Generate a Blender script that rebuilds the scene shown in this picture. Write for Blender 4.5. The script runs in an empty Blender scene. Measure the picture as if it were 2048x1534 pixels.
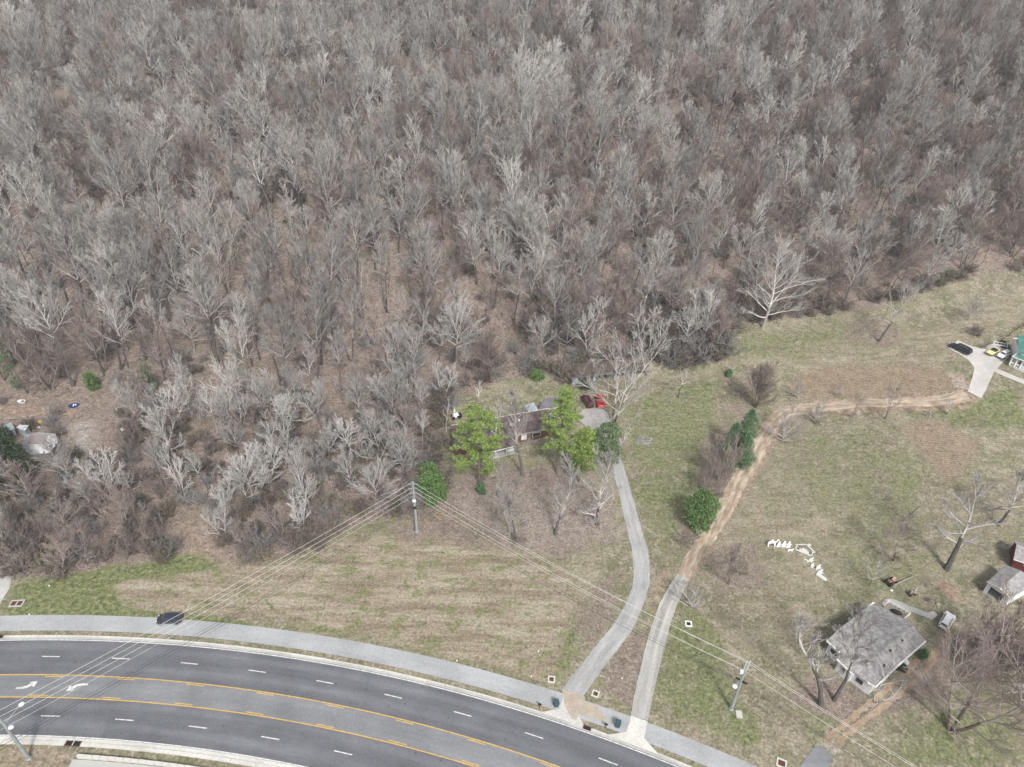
import bpy, math, random
import numpy as np
from math import radians as RAD, sin, cos, pi, sqrt
from mathutils import Vector, Matrix
random.seed(7); rng = np.random.default_rng(7)
sc = bpy.context.scene
COL = sc.collection

# ------------------------------------------------------------------ camera, sky, sun, exposure
CAMH, PITCH, ROLL, F = 112.0, RAD(35.5), RAD(1.5), 1420.0
Fv = np.array([0, cos(PITCH), -sin(PITCH)])
R0 = np.array([1., 0, 0]); U0 = np.array([0, sin(PITCH), cos(PITCH)])
Rv = R0*cos(ROLL) + U0*sin(ROLL); Uv = -R0*sin(ROLL) + U0*cos(ROLL)
cd = bpy.data.cameras.new('camera'); cam = bpy.data.objects.new('camera', cd); COL.objects.link(cam)
M = Matrix.Identity(4)
for i in range(3):
    M[i][0], M[i][1], M[i][2] = Rv[i], Uv[i], -Fv[i]
M[2][3] = CAMH
cam.matrix_world = M
cd.sensor_width = 36; cd.lens = 36*F/2048; cd.clip_end = 6000; cd.clip_start = .5
sc.camera = cam

SUN_EL, SUN_AZ = RAD(48), RAD(162)          # azimuth clockwise from +y
w = bpy.data.worlds.new('World'); sc.world = w; w.use_nodes = True
nt = w.node_tree; bg = nt.nodes['Background']
sky = nt.nodes.new('ShaderNodeTexSky'); sky.sky_type = 'NISHITA'; sky.sun_disc = False
sky.sun_elevation = SUN_EL; sky.sun_rotation = SUN_AZ; sky.air_density = 1.0; sky.dust_density = 4.0; sky.ozone_density = 1.0
hs = nt.nodes.new('ShaderNodeHueSaturation'); hs.inputs['Saturation'].default_value = .22
nt.links.new(sky.outputs[0], hs.inputs['Color']); nt.links.new(hs.outputs[0], bg.inputs[0]); bg.inputs[1].default_value = .115
sl = bpy.data.lights.new('sun', 'SUN'); sl.energy = 2.3; sl.angle = RAD(9); sl.color = (1, .975, .945)
so = bpy.data.objects.new('sun', sl); COL.objects.link(so)
sd = Vector((cos(SUN_EL)*sin(SUN_AZ), cos(SUN_EL)*cos(SUN_AZ), sin(SUN_EL)))
so.rotation_euler = sd.to_track_quat('Z', 'Y').to_euler(); so.location = (0, 0, 200)
vs = sc.view_settings; vs.view_transform = 'Standard'; vs.look = 'None'; vs.gamma = 1; vs.exposure = .38
sc.render.engine = 'CYCLES'
cy = sc.cycles; cy.max_bounces = 4; cy.diffuse_bounces = 2; cy.glossy_bounces = 2; cy.transmission_bounces = 2; cy.volume_bounces = 0
cy.use_denoising = True; cy.denoising_prefilter = 'NONE'; cy.denoising_input_passes = 'RGB_ALBEDO_NORMAL'; cy.caustics_reflective = False; cy.caustics_refractive = False

# ------------------------------------------------------------------ terrain height and pixel <-> ground
def sstep(a, b, x):
    t = np.clip((x-a)/(b-a), 0, 1); return t*t*(3-2*t)
def splus(x, k=8.0):
    return np.where(x > 40, x, k*np.log1p(np.exp(np.clip(x, -80, 80*k)/k)))
def hterr(x, y):
    x = np.asarray(x, float); y = np.asarray(y, float)
    g0 = 168 + 22*sstep(40, 120, x) + 4*np.sin(x/37.)
    rise = .31*splus(y-g0) - .31*splus(-g0+0*y)
    top = 66 + 5*np.sin(x/90.+.6) + 3*np.sin(x/41.)
    # soft crest, then falling away behind it
    
    z = top - splus(top-rise, 7.0)
    z = z + .9*np.sin(x/23.+y/31.)*sstep(185, 240, y) + .7*np.sin(x/11.-y/17.)*sstep(190, 240, y)
    z = z - .33*splus(y-(405+14*np.sin(x/70.)), 14.0)
    z = z + 10*sstep(70, 165, x)*sstep(105, 185, y)*(1-sstep(300, 420, y))
    z = np.maximum(z, -30)
    return z * sstep(95, 130, y)
def ray(u, v):
    u = np.asarray(u, float); v = np.asarray(v, float)
    return (u-1024)[..., None]*Rv + (767-v)[..., None]*Uv + F*Fv
TS = np.linspace(.05, .40, 1200)           # t such that point = cam + t*ray (|ray| ~ F)
def P(u, v):
    d = ray(u, v)
    X = TS*d[0]; Y = TS*d[1]; Z = CAMH + TS*d[2]
    k = int(np.argmax(Z < hterr(X, Y)))
    if k == 0: k = len(TS)-1
    a, b = TS[k-1], TS[k]
    for _ in range(14):
        m = .5*(a+b); q = m*d
        if CAMH+q[2] < hterr(q[0], q[1]): b = m
        else: a = m
    q = b*d; x, y = float(q[0]), float(q[1])
    return Vector((x, y, float(hterr(x, y))))
def PH(u, v, z):
    d = ray(u, v); t = (z-CAMH)/d[2]; return Vector((float(t*d[0]), float(t*d[1]), float(z)))
def proj(x, y, z):
    p = np.stack([x, y, z-CAMH], -1); dep = p@Fv
    return 1024 + F*(p@Rv)/dep, 767 - F*(p@Uv)/dep, dep
def ztop(B, v):
    k = (767-v)/F; n = Uv-k*Fv; p0 = np.array([B.x, B.y, B.z-CAMH]); return float(-(p0@n)/n[2])
def H(x, y): return float(hterr(x, y))
def mpp(B):                                 # metres per photo pixel at B
    return float((np.array([B.x, B.y, B.z-CAMH])@Fv))/F

# ------------------------------------------------------------------ materials
def mat(name, col, rough=.9, col2=None, scale=1.0, metal=0.0, detail=4, spec=.3, rnd=0.0, lo=.35, hi=.65, bump=0, stretch=None, coord='Object', coat=0, world=False):
    m = bpy.data.materials.new(name); m.use_nodes = True; n = m.node_tree.nodes; l = m.node_tree.links
    b = n['Principled BSDF']; b.inputs['Roughness'].default_value = rough; b.inputs['Metallic'].default_value = metal
    b.inputs['Specular IOR Level'].default_value = spec; b.inputs['Coat Weight'].default_value = coat
    b.inputs['Base Color'].default_value = (*col, 1)
    src = None
    if col2 is not None:
        if world: tcn = n.new('ShaderNodeNewGeometry'); vec = tcn.outputs['Position']
        else: tcn = n.new('ShaderNodeTexCoord'); vec = tcn.outputs[coord]
        mp = n.new('ShaderNodeMapping'); l.new(vec, mp.inputs[0])
        if stretch: mp.inputs['Scale'].default_value = stretch
        nz = n.new('ShaderNodeTexNoise'); nz.inputs['Scale'].default_value = scale; nz.inputs['Detail'].default_value = detail
        l.new(mp.outputs[0], nz.inputs['Vector'])
        r = n.new('ShaderNodeValToRGB'); r.color_ramp.elements[0].position = lo; r.color_ramp.elements[1].position = hi
        r.color_ramp.elements[0].color = (*col, 1); r.color_ramp.elements[1].color = (*col2, 1)
        l.new(nz.outputs[0], r.inputs[0]); src = r.outputs[0]
        if bump:
            bp = n.new('ShaderNodeBump'); bp.inputs['Strength'].default_value = bump; l.new(nz.outputs[0], bp.inputs['Height']); l.new(bp.outputs[0], b.inputs['Normal'])
    if rnd:
        oi = n.new('ShaderNodeObjectInfo'); mr = n.new('ShaderNodeMapRange'); mr.inputs['To Min'].default_value = 1-rnd; mr.inputs['To Max'].default_value = 1+rnd
        l.new(oi.outputs['Random'], mr.inputs['Value'])
        h = n.new('ShaderNodeHueSaturation'); l.new(mr.outputs[0], h.inputs['Value'])
        if src: l.new(src, h.inputs['Color'])
        else: h.inputs['Color'].default_value = (*col, 1)
        src = h.outputs[0]
    if src: l.new(src, b.inputs['Base Color'])
    return m

# ------------------------------------------------------------------ mesh builder and tagging
class MB:
    def __init__(s): s.v = []; s.f = []; s.mi = []; s.uv = []
    def add(s, vs, fs, mi=0):
        o = len(s.v); s.v += [tuple(p) for p in vs]; s.f += [tuple(i+o for i in f) for f in fs]; s.mi += [mi]*len(fs); return s
    def box(s, c, d, rz=0, rx=0, ry=0, mi=0, taper=1.0):
        R = Matrix.Rotation(rz, 3, 'Z') @ Matrix.Rotation(ry, 3, 'Y') @ Matrix.Rotation(rx, 3, 'X')
        vs = []
        for z in (-.5, .5):
            k = taper if z > 0 else 1
            for x, y in ((-.5, -.5), (.5, -.5), (.5, .5), (-.5, .5)):
                vs.append(Vector(c)+R@Vector((x*d[0]*k, y*d[1]*k, z*d[2])))
        return s.add(vs, [(0, 3, 2, 1), (4, 5, 6, 7), (0, 1, 5, 4), (1, 2, 6, 5), (2, 3, 7, 6), (3, 0, 4, 7)], mi)
    def tube(s, pts, rad, n=6, mi=0, cap=True):
        pts = [Vector(p) for p in pts]
        if not hasattr(rad, '__len__'): rad = [rad]*len(pts)
        vs = []; fs = []
        for i, p in enumerate(pts):
            d = (pts[min(i+1, len(pts)-1)]-pts[max(i-1, 0)]).normalized()
            a = d.orthogonal().normalized() if abs(d.z) < .95 else Vector((1, 0, 0)).cross(d).normalized()
            if abs(d.z) < .95: a = Vector((0, 0, 1)).cross(d).normalized()
            b = d.cross(a)
            for k in range(n):
                t = 2*pi*k/n; vs.append(p+rad[i]*(cos(t)*a+sin(t)*b))
        for i in range(len(pts)-1):
            for k in range(n): fs.append((i*n+k, i*n+(k+1) % n, (i+1)*n+(k+1) % n, (i+1)*n+k))
        if cap: fs += [tuple(range(n))[::-1], tuple(range((len(pts)-1)*n, len(pts)*n))]
        return s.add(vs, fs, mi)
    def prism(s, poly, z0, z1, mi=0):
        n = len(poly); vs = [(p[0], p[1], z0) for p in poly]+[(p[0], p[1], z1) for p in poly]
        fs = [tuple(range(n))[::-1], tuple(range(n, 2*n))]+[(i, (i+1) % n, (i+1) % n+n, i+n) for i in range(n)]
        return s.add(vs, fs, mi)
    def slab(s, pts, th, mi=0):               # 3-D polygon given a thickness downward
        n = len(pts); vs = [tuple(p) for p in pts]+[(p[0], p[1], p[2]-th) for p in pts]
        fs = [tuple(range(n)), tuple(range(n, 2*n))[::-1]]+[(i, (i+1) % n, (i+1) % n+n, i+n) for i in range(n)]
        return s.add(vs, fs, mi)
    def vplate(s, poly, th, mi=0):            # outline in x,z given thickness in y
        n = len(poly); vs = [(p[0], -th/2, p[1]) for p in poly]+[(p[0], th/2, p[1]) for p in poly]
        fs = [tuple(range(n)), tuple(range(n, 2*n))[::-1]]+[(i, (i+1) % n, (i+1) % n+n, i+n) for i in range(n)]
        return s.add(vs, fs, mi)
    def ball(s, c, r, n=8, m=6, mi=0, jit=0):
        vs = []; fs = []
        for i in range(1, m):
            for k in range(n):
                t = pi*i/m; a = 2*pi*k/n; j = 1+random.uniform(-jit, jit)
                vs.append((c[0]+r[0]*j*sin(t)*cos(a), c[1]+r[1]*j*sin(t)*sin(a), c[2]+r[2]*j*cos(t)))
        vs += [(c[0], c[1], c[2]+r[2]), (c[0], c[1], c[2]-r[2])]
        for i in range(m-2):
            for k in range(n): fs.append((i*n+k, (i+1)*n+k, (i+1)*n+(k+1) % n, i*n+(k+1) % n))
        T = len(vs)-2
        for k in range(n): fs += [(T, k, (k+1) % n), (T+1, (m-2)*n+(k+1) % n, (m-2)*n+k)]
        return s.add(vs, fs, mi)
    def obj(s, name, mats, parent=None, loc=None, rz=0, smooth=False):
        me = bpy.data.meshes.new(name); me.from_pydata(s.v, [], s.f)
        if not isinstance(mats, (list, tuple)): mats = [mats]
        for m in mats: me.materials.append(m)
        if len(mats) > 1: me.polygons.foreach_set('material_index', s.mi)
        if smooth: me.polygons.foreach_set('use_smooth', [True]*len(me.polygons))
        if s.uv:
            ul = me.uv_layers.new(name='UVMap'); li = np.empty(len(me.loops), int); me.loops.foreach_get('vertex_index', li)
            ul.data.foreach_set('uv', np.array(s.uv, float)[li].ravel())
        me.update()
        o = bpy.data.objects.new(name, me); COL.objects.link(o); o.parent = parent
        if loc is not None: o.location = loc
        o.rotation_euler = (0, 0, rz); return o
def tag(o, label, cat, group=None):
    o['label'] = label; o['category'] = cat
    if group: o['group'] = group
    return o
def thing(name, label, cat, loc, rz=0, group=None, sc_=1.0):
    o = bpy.data.objects.new(name, None); COL.objects.link(o); o.empty_display_size = .5
    o.location = loc; o.rotation_euler = (0, 0, rz); o.scale = (sc_,)*3
    return tag(o, label, cat, group)
def struct(o, kind='structure'): o['kind'] = kind; return o
def copy_thing(o, loc, rz=0, s=(1, 1, 1), label=None, group=None, rot=None):
    r = o.copy(); COL.objects.link(r); r.location = loc; r.rotation_euler = rot or (0, 0, rz); r.scale = s
    if label: r['label'] = label
    if group: r['group'] = group
    elif 'group' in r: del r['group']
    for c in o.children:
        d = c.copy(); COL.objects.link(d); d.parent = r
        for g in c.children:
            e = g.copy(); COL.objects.link(e); e.parent = d
    return r
def inpoly(u, v, poly):
    u = np.asarray(u, float); v = np.asarray(v, float); r = np.zeros(u.shape, bool); n = len(poly)
    for i in range(n):
        x1, y1 = poly[i]; x2, y2 = poly[(i+1) % n]
        if y1 == y2: continue
        c = ((y1 > v) != (y2 > v)) & (u < (x2-x1)*(v-y1)/(y2-y1)+x1); r ^= c
    return r
def vnoise(x, y, s, seed=0):
    x = x/s+seed*17.3; y = y/s+seed*5.7
    xi = np.floor(x).astype(int); yi = np.floor(y).astype(int); fx = x-xi; fy = y-yi
    fx = fx*fx*(3-2*fx); fy = fy*fy*(3-2*fy)
    def h(a, b):
        t = (a*374761393+b*668265263+seed*974711) & 0x7fffffff; t = (t ^ (t >> 13))*1274126177 & 0x7fffffff; return ((t ^ (t >> 16)) & 0xffff)/65535.
    return (h(xi, yi)*(1-fx)+h(xi+1, yi)*fx)*(1-fy)+(h(xi, yi+1)*(1-fx)+h(xi+1, yi+1)*fx)*fy

# ------------------------------------------------------------------ the highway's circle, fitted to its edge line
_wt = [(0, 1281), (273, 1284), (410, 1293.5), (547, 1309), (700, 1335.6), (805, 1355), (942, 1395), (1078, 1439), (1215, 1485), (1300, 1507), (1366, 1532)]
_q = np.array([PH(a, b, 0)[:2] for a, b in _wt]); _s = np.linalg.lstsq(np.c_[2*_q, np.ones(len(_q))], (_q**2).sum(1), rcond=None)[0]
CX, CY = float(_s[0]), float(_s[1]); RW = float(sqrt(_s[2]+CX**2+CY**2))
def ang(u, v):
    p = PH(u, v, 0); return math.atan2(p.x-CX, p.y-CY)       # angle clockwise from +y
def ringpt(r, a, z=0): return Vector((CX+r*sin(a), CY+r*cos(a), z))
# ------------------------------------------------------------------ zones, drawn over the ground as it lies
TREELINE = [(-900, 1500), (-300, 1260), (-60, 1165), (0, 1152), (120, 1150), (260, 1125), (400, 1100), (470, 1133), (560, 1125), (650, 1080), (740, 1042), (815, 1035), (880, 1000), (893, 950), (885, 900), (885, 830), (905, 800), (945, 785), (1000, 762), (1100, 752), (1135, 770), (1145, 738), (1300, 722), (1330, 735), (1445, 722), (1462, 690), (1450, 655), (1560, 640), (1700, 625), (1820, 598), (1900, 566), (2048, 535), (2500, 440), (3200, 300), (3200, -400), (-3000, -400)]
CLEAR = [(-200, 800), (150, 785), (215, 800), (250, 850), (225, 930), (190, 965), (105, 955), (0, 900), (-200, 900)]
CLEAR2 = [(335, 1020), (420, 1015), (440, 1060), (460, 1120), (380, 1120), (340, 1080)]
FARGAP = [(560, 30), (900, 12), (1150, 20), (1180, 70), (900, 90), (640, 100), (330, 95), (300, 110), (280, 80)]
Z = {  # (channel, weight, polygon, softness px)
 'litter': [(1, TREELINE, 10), (.8, [(890, 950), (960, 930), (1180, 930), (1240, 1000), (1262, 1090), (1100, 1120), (960, 1090), (830, 1075), (760, 1060)], 30), (.6, [(1395, 900), (1450, 830), (1500, 730), (1560, 740), (1500, 860), (1420, 1090), (1370, 1110)], 18),
            (.8, [(1560, 1400), (1640, 1330), (1760, 1400), (1880, 1270), (2060, 1200), (2060, 1330), (1860, 1400), (1700, 1460)], 25), (.7, [(1670, 640), (1800, 640), (1800, 700), (1700, 690)], 14), (.65, [(1400, 1090), (1530, 1080), (1540, 1180), (1440, 1200)], 20),
            (.7, [(1170, 1160), (1262, 1130), (1250, 1230), (1180, 1310), (1140, 1260)], 20), (.8, [(1230, 1290), (1290, 1250), (1300, 1290), (1270, 1420), (1200, 1380)], 10)],
 'green': [(.95, [(15, 1165), (120, 1150), (400, 1110), (440, 1140), (240, 1165), (250, 1215), (420, 1232), (700, 1275), (700, 1262), (0, 1232), (20, 1180)], 12),
           (.62, [(1250, 790), (1450, 740), (1440, 850), (1400, 980), (1340, 1090), (1310, 1130), (1280, 1020), (1245, 900)], 22),
           (.6, [(1450, 668), (1640, 650), (1820, 640), (1800, 700), (1600, 720), (1470, 720)], 25), (.5, [(1560, 850), (1800, 850), (1850, 950), (1900, 1010), (1780, 1120), (1620, 1000), (1520, 930)], 40),
           (.66, [(1340, 1190), (1420, 1240), (1520, 1460), (1480, 1500), (1340, 1440), (1310, 1320)], 25), (.5, [(1640, 1050), (1800, 1100), (1870, 1120), (1840, 1220), (1700, 1180)], 30),
           (.7, [(1850, 820), (2048, 770), (2060, 860), (1960, 860), (1880, 850)], 22), (.75, [(1120, 1200), (1160, 1260), (1150, 1340), (1100, 1380), (1060, 1340), (1100, 1300)], 20),
           (.7, [(560, 1240), (850, 1310), (1120, 1390), (1110, 1378), (840, 1290), (600, 1235)], 8), (.62, [(1900, 1400), (2048, 1440), (2048, 1534), (1750, 1534)], 30), (.9, [(660, 1160), (700, 1158), (770, 1180), (760, 1195), (690, 1185)], 4),
           (.6, [(980, 800), (1110, 790), (1180, 740), (1140, 780), (1060, 810)], 10), (.7, [(180, 1095), (330, 1085), (330, 1105), (200, 1130)], 12), (.5, [(700, 1080), (900, 1080), (1100, 1150), (1100, 1290), (950, 1290), (850, 1180)], 60)],
 'dirt': [(.7, [(-60, 812), (60, 812), (150, 815), (150, 830), (60, 835), (-60, 838)], 4), (.3, [(0, 770), (330, 740), (350, 790), (250, 800), (150, 830), (0, 850)], 14), (.5, [(345, 1040), (420, 1030), (440, 1085), (470, 1130), (400, 1120), (350, 1110)], 10),
          (.9, [(1865, 1160), (1890, 1158), (1920, 1180), (1928, 1210), (1900, 1200), (1880, 1180)], 4), (.3, [(1640, 1490), (1672, 1462), (1760, 1395), (1850, 1318), (1866, 1330), (1778, 1412), (1700, 1478), (1660, 1500)], 8),
          (.7, [(1840, 1330), (1870, 1290), (1885, 1240), (1905, 1260), (1880, 1330)], 8), (.8, [(1340, 1140), (1300, 1250), (1290, 1250), (1330, 1130)], 4), (.5, [(-100, 1480), (100, 1490), (150, 1500), (130, 1600), (-100, 1600)], 8), (.6, [(1180, 1310), (1225, 1268), (1240, 1300), (1200, 1330)], 4),
          (.85, [(1895, 750), (1930, 745), (1940, 770), (1930, 785), (1905, 770)], 5), (.5, [(380, 1118), (480, 1128), (560, 1135), (640, 1090), (560, 1150), (420, 1130)], 5), (.7, [(1350, 1150), (1405, 1080), (1470, 985), (1500, 905), (1540, 826), (1590, 804), (1930, 778), (1968, 797), (1930, 822), (1600, 835), (1560, 870), (1510, 965), (1440, 1080), (1385, 1165)], 5)],
 'mowed': [(1, [(225, 1165), (430, 1140), (600, 1120), (700, 1070), (870, 1070), (1000, 1100), (1130, 1130), (1150, 1190), (1130, 1290), (1110, 1370), (850, 1300), (560, 1238), (250, 1213)], 6), (.6, [(1580, 960), (1620, 1120), (1500, 1090), (1490, 1000)], 30), (.6, [(1580, 1120), (1650, 1200), (1580, 1270), (1500, 1200)], 30),
           (.6, [(1450, 730), (1900, 640), (2048, 560), (2048, 640), (1900, 700), (1900, 745), (1600, 745)], 20)],
 'plow': [(.95, [(1600, 745), (1700, 733), (1810, 728), (1880, 740), (1915, 765), (1880, 785), (1800, 793), (1700, 795), (1610, 800), (1585, 775)], 8), (.85, [(1800, 850), (1870, 838), (1930, 870), (1960, 880), (1935, 930), (1905, 975), (1870, 940)], 8)],
 'pale': [(.8, [(150, 850), (175, 845), (185, 870), (170, 930), (150, 925), (155, 880)], 7), (.5, [(130, 845), (200, 840), (200, 890), (150, 900)], 12), (.6, [(-20, 1160), (28, 1148), (48, 1085), (30, 1055), (5, 1100)], 6), (.6, [(1895, 746), (1925, 750), (1935, 780), (1915, 775)], 4), (.9, [(1638, 1490), (1660, 1472), (1682, 1495), (1667, 1510)], 2), (.25, [(900, 980), (1230, 960), (1250, 1080), (1050, 1110)], 30)],
}
print('ground')
def axis(lo, hi, d0, far, n):
    a = list(np.arange(lo, hi+.01, d0)); g = np.geomspace(1, far, n)
    return np.array(sorted([lo-x*6 for x in g]+a+[hi+x*6 for x in g]))
xs = np.concatenate([axis(-310, 310, 1.1, 700, 22)]); ya = np.arange(34, 200, .75); yb = np.arange(200, 470, 1.6)
ys = np.concatenate([[-600, -200, -60, 0, 15, 26], ya, yb, 470+np.geomspace(4, 4200, 18)])
GX, GY = np.meshgrid(xs, ys); GZ = hterr(GX, GY); nx, ny = len(xs), len(ys)
vx, vy, vz = GX.ravel(), GY.ravel(), GZ.ravel()
pu, pv, dep = proj(vx, vy, vz); bad = dep < 20; pu[bad] = -9e4; pv[bad] = 9e4
def chan(key):
    out = np.zeros(len(vx))
    for wt, poly, soft in Z[key]:
        a = np.zeros(len(vx))
        for s in range(5):
            soft_ = soft*(1.6 if key in ('green', 'litter', 'mowed') and soft > 10 else 1); ju = (vnoise(vx, vy, 9, 10+s)-.5)*soft_*2 + (vnoise(vx, vy, 1.7, 30+s)-.5)*soft*1.4; jv = ((vnoise(vx, vy, 5, 20+s)-.5)*soft*2+(vnoise(vx, vy, 1.7, 40+s)-.5)*soft*1.4)*.6
            a += inpoly(pu+ju, pv+jv, poly)
        out = np.maximum(out, wt*a/5)
    return out
ch = {k: chan(k) for k in Z}
ch['litter'][vy > 430] = 1
idx = np.arange(nx*ny).reshape(ny, nx)
quads = np.stack([idx[:-1, :-1], idx[:-1, 1:], idx[1:, 1:], idx[1:, :-1]], -1).reshape(-1, 4)
me = bpy.data.meshes.new('ground'); me.vertices.add(nx*ny); me.vertices.foreach_set('co', np.c_[vx, vy, vz].ravel())
me.loops.add(quads.size); me.loops.foreach_set('vertex_index', quads.ravel()); me.polygons.add(len(quads))
me.polygons.foreach_set('loop_start', np.arange(0, quads.size, 4)); me.polygons.foreach_set('use_smooth', np.ones(len(quads), bool)); me.update(); me.validate()
for nm, keys in (('zone_a', ('litter', 'green', 'dirt')), ('zone_b', ('mowed', 'plow', 'pale'))):
    at = me.color_attributes.new(nm, 'FLOAT_COLOR', 'POINT'); at.data.foreach_set('color', np.c_[ch[keys[0]], ch[keys[1]], ch[keys[2]], np.ones(nx*ny)].astype('f').ravel())
ground = bpy.data.objects.new('ground', me); COL.objects.link(ground); struct(ground)

def ground_mat():
    m = bpy.data.materials.new('ground_cover'); m.use_nodes = True; n = m.node_tree.nodes; l = m.node_tree.links; b = n['Principled BSDF']
    b.inputs['Roughness'].default_value = 1; b.inputs['Specular IOR Level'].default_value = .1
    geo = n.new('ShaderNodeNewGeometry').outputs['Position']
    def noise(s, det=4, sc3=None, rot=0, rough=.55):
        v = geo
        if sc3 or rot:
            mp = n.new('ShaderNodeMapping'); l.new(geo, mp.inputs[0]); mp.inputs['Rotation'].default_value = (0, 0, rot)
            if sc3: mp.inputs['Scale'].default_value = sc3
            v = mp.outputs[0]
        t = n.new('ShaderNodeTexNoise'); t.inputs['Scale'].default_value = s; t.inputs['Detail'].default_value = det; t.inputs['Roughness'].default_value = rough; l.new(v, t.inputs['Vector']); return t.outputs[0]
    def ramp(f, *st):
        r = n.new('ShaderNodeValToRGB'); e = r.color_ramp.elements
        while len(e) < len(st): e.new(.5)
        for i, (p, c) in enumerate(st): e[i].position = p; e[i].color = (*c, 1) if hasattr(c, '__len__') else (c, c, c, 1)
        l.new(f, r.inputs[0]); return r.outputs[0]
    def mix(f, a, c, mode='MIX'):
        x = n.new('ShaderNodeMix'); x.data_type = 'RGBA'; x.blend_type = mode
        if isinstance(f, float): x.inputs[0].default_value = f
        else: l.new(f, x.inputs[0])
        for s, q in ((x.inputs[6], a), (x.inputs[7], c)):
            if isinstance(q, tuple): s.default_value = (*q, 1)
            else: l.new(q, s)
        return x.outputs[2]
    def mth(op, a, c=None, clamp=False):
        x = n.new('ShaderNodeMath'); x.operation = op; x.use_clamp = clamp
        for s, q in ((x.inputs[0], a), (x.inputs[1], c)):
            if q is None: continue
            if isinstance(q, (int, float)): s.default_value = q
            else: l.new(q, s)
        return x.outputs[0]
    def att(nm):
        a = n.new('ShaderNodeAttribute'); a.attribute_name = nm; s = n.new('ShaderNodeSeparateColor'); l.new(a.outputs['Color'], s.inputs[0]); return s.outputs
    A = att('zone_a'); B = att('zone_b')
    big = noise(.035, 4); med = noise(.16, 5); fine = noise(1.1, 6, rough=.7); vf = noise(3.2, 4, rough=.8)
    dry = ramp(med, (.38, (.185, .18, .11)), (.5, (.245, .228, .155)), (.62, (.325, .285, .21)))
    dry = mix(mth('MULTIPLY', ramp(big, (.42, 0.), (.6, 1.)), .45), dry, (.20, .165, .13))
    dry = mix(mth('MULTIPLY', ramp(noise(.5, 5, rough=.7), (.5, 0.), (.6, 1.)), .75), dry, (.36, .33, .255))
    dry = mix(mth('MULTIPLY', ramp(noise(.33, 5, rough=.7), (.52, 0.), (.62, 1.)), .6), dry, (.15, .145, .085))
    dry = mix(mth('MULTIPLY', ramp(noise(.55, 5, sc3=(.10, 1, 1), rot=-.75, rough=.7), (.44, 0.), (.58, 1.)), .35), dry, (.33, .295, .215))
    grn = ramp(fine, (.38, (.08, .105, .04)), (.5, (.155, .185, .075)), (.62, (.26, .27, .14)))
    gm = mth('ADD', mth('MULTIPLY', A[1], .50), mth('MULTIPLY', noise(.16, 7, rough=.78), 1.05)); gm = ramp(gm, (.68, 0.), (.92, 1.))
    gbase = ramp(noise(.11, 7, rough=.75), (.49, 0.), (.60, .8))
    col = mix(mth('MAXIMUM', mth('MULTIPLY', gm, .85), mth('MULTIPLY', gbase, .42)), dry, grn)
    mow = ramp(noise(.5, 6, sc3=(.16, 1, 1), rot=.12, rough=.7), (.38, (.225, .175, .13)), (.5, (.325, .275, .205)), (.62, (.41, .365, .285)))
    mow = mix(mth('MULTIPLY', ramp(noise(.45, 5, sc3=(.6, 1, 1), rough=.7), (.53, 0.), (.60, 1.)), .8), mow, (.165, .19, .08))
    col = mix(mth('MULTIPLY', B[0], .8), col, mow)
    wv = n.new('ShaderNodeTexWave'); wv.inputs['Scale'].default_value = .5; wv.inputs['Distortion'].default_value = 3; wv.inputs['Detail'].default_value = 3; wv.inputs['Detail Scale'].default_value = 1.5
    mp = n.new('ShaderNodeMapping'); mp.inputs['Rotation'].default_value = (0, 0, 1.45); l.new(geo, mp.inputs[0]); l.new(mp.outputs[0], wv.inputs[0])
    plw = mix(wv.outputs['Fac'], (.20, .145, .10), (.37, .285, .205)); plw = mix(.35, plw, ramp(noise(.35, 5), (.4, (.21, .165, .12)), (.6, (.36, .30, .22))))
    col = mix(mth('MULTIPLY', B[1], .95), col, plw)
    lit = ramp(noise(.7, 6, rough=.75), (.38, (.13, .105, .092)), (.5, (.245, .195, .168)), (.62, (.38, .31, .275)))
    lit = mix(ramp(med, (.35, 0.), (.7, .55)), lit, (.225, .18, .145))
    lit = mix(mth('MULTIPLY', ramp(noise(.35, 6, rough=.75), (.5, 0.), (.6, 1.)), .45), lit, (.15, .115, .095))
    lit = mix(mth('MULTIPLY', ramp(noise(.09, 4), (.5, 0.), (.66, 1.)), .45), lit, (.15, .135, .085))
    lit = mix(ramp(vf, (.54, 0.), (.60, .75)), lit, (.46, .39, .36))
    lm = ramp(mth('ADD', A[0], mth('MULTIPLY', mth('SUBTRACT', noise(.5, 5), .5), .8)), (.4, 0.), (.8, 1.))
    col = mix(lm, col, lit)
    drt = ramp(noise(.6, 6, rough=.7), (.38, (.24, .165, .12)), (.5, (.33, .24, .18)), (.62, (.43, .34, .27)))
    dm = ramp(mth('ADD', A[2], mth('MULTIPLY', mth('SUBTRACT', noise(.6, 5), .5), .9)), (.3, 0.), (.85, .95))
    col = mix(dm, col, drt)
    col = mix(mth('MULTIPLY', B[2], ramp(noise(.5, 6), (.35, .2), (.6, 1.))), col, (.46, .43, .39))
    spk = ramp(noise(2.0, 5, rough=.8), (.36, .62), (.5, 1.), (.64, 1.42)); col = mix(1.0, col, spk, 'MULTIPLY')
    dk = ramp(noise(.9, 5, rough=.75), (.32, .5), (.46, 1.)); col = mix(1.0, col, dk, 'MULTIPLY')
    l.new(col, b.inputs['Base Color'])
    bp = n.new('ShaderNodeBump'); bp.inputs['Strength'].default_value = .6; bp.inputs['Distance'].default_value = .25; l.new(fine, bp.inputs['Height']); l.new(bp.outputs[0], b.inputs['Normal'])
    return m
me.materials.append(ground_mat())

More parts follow.
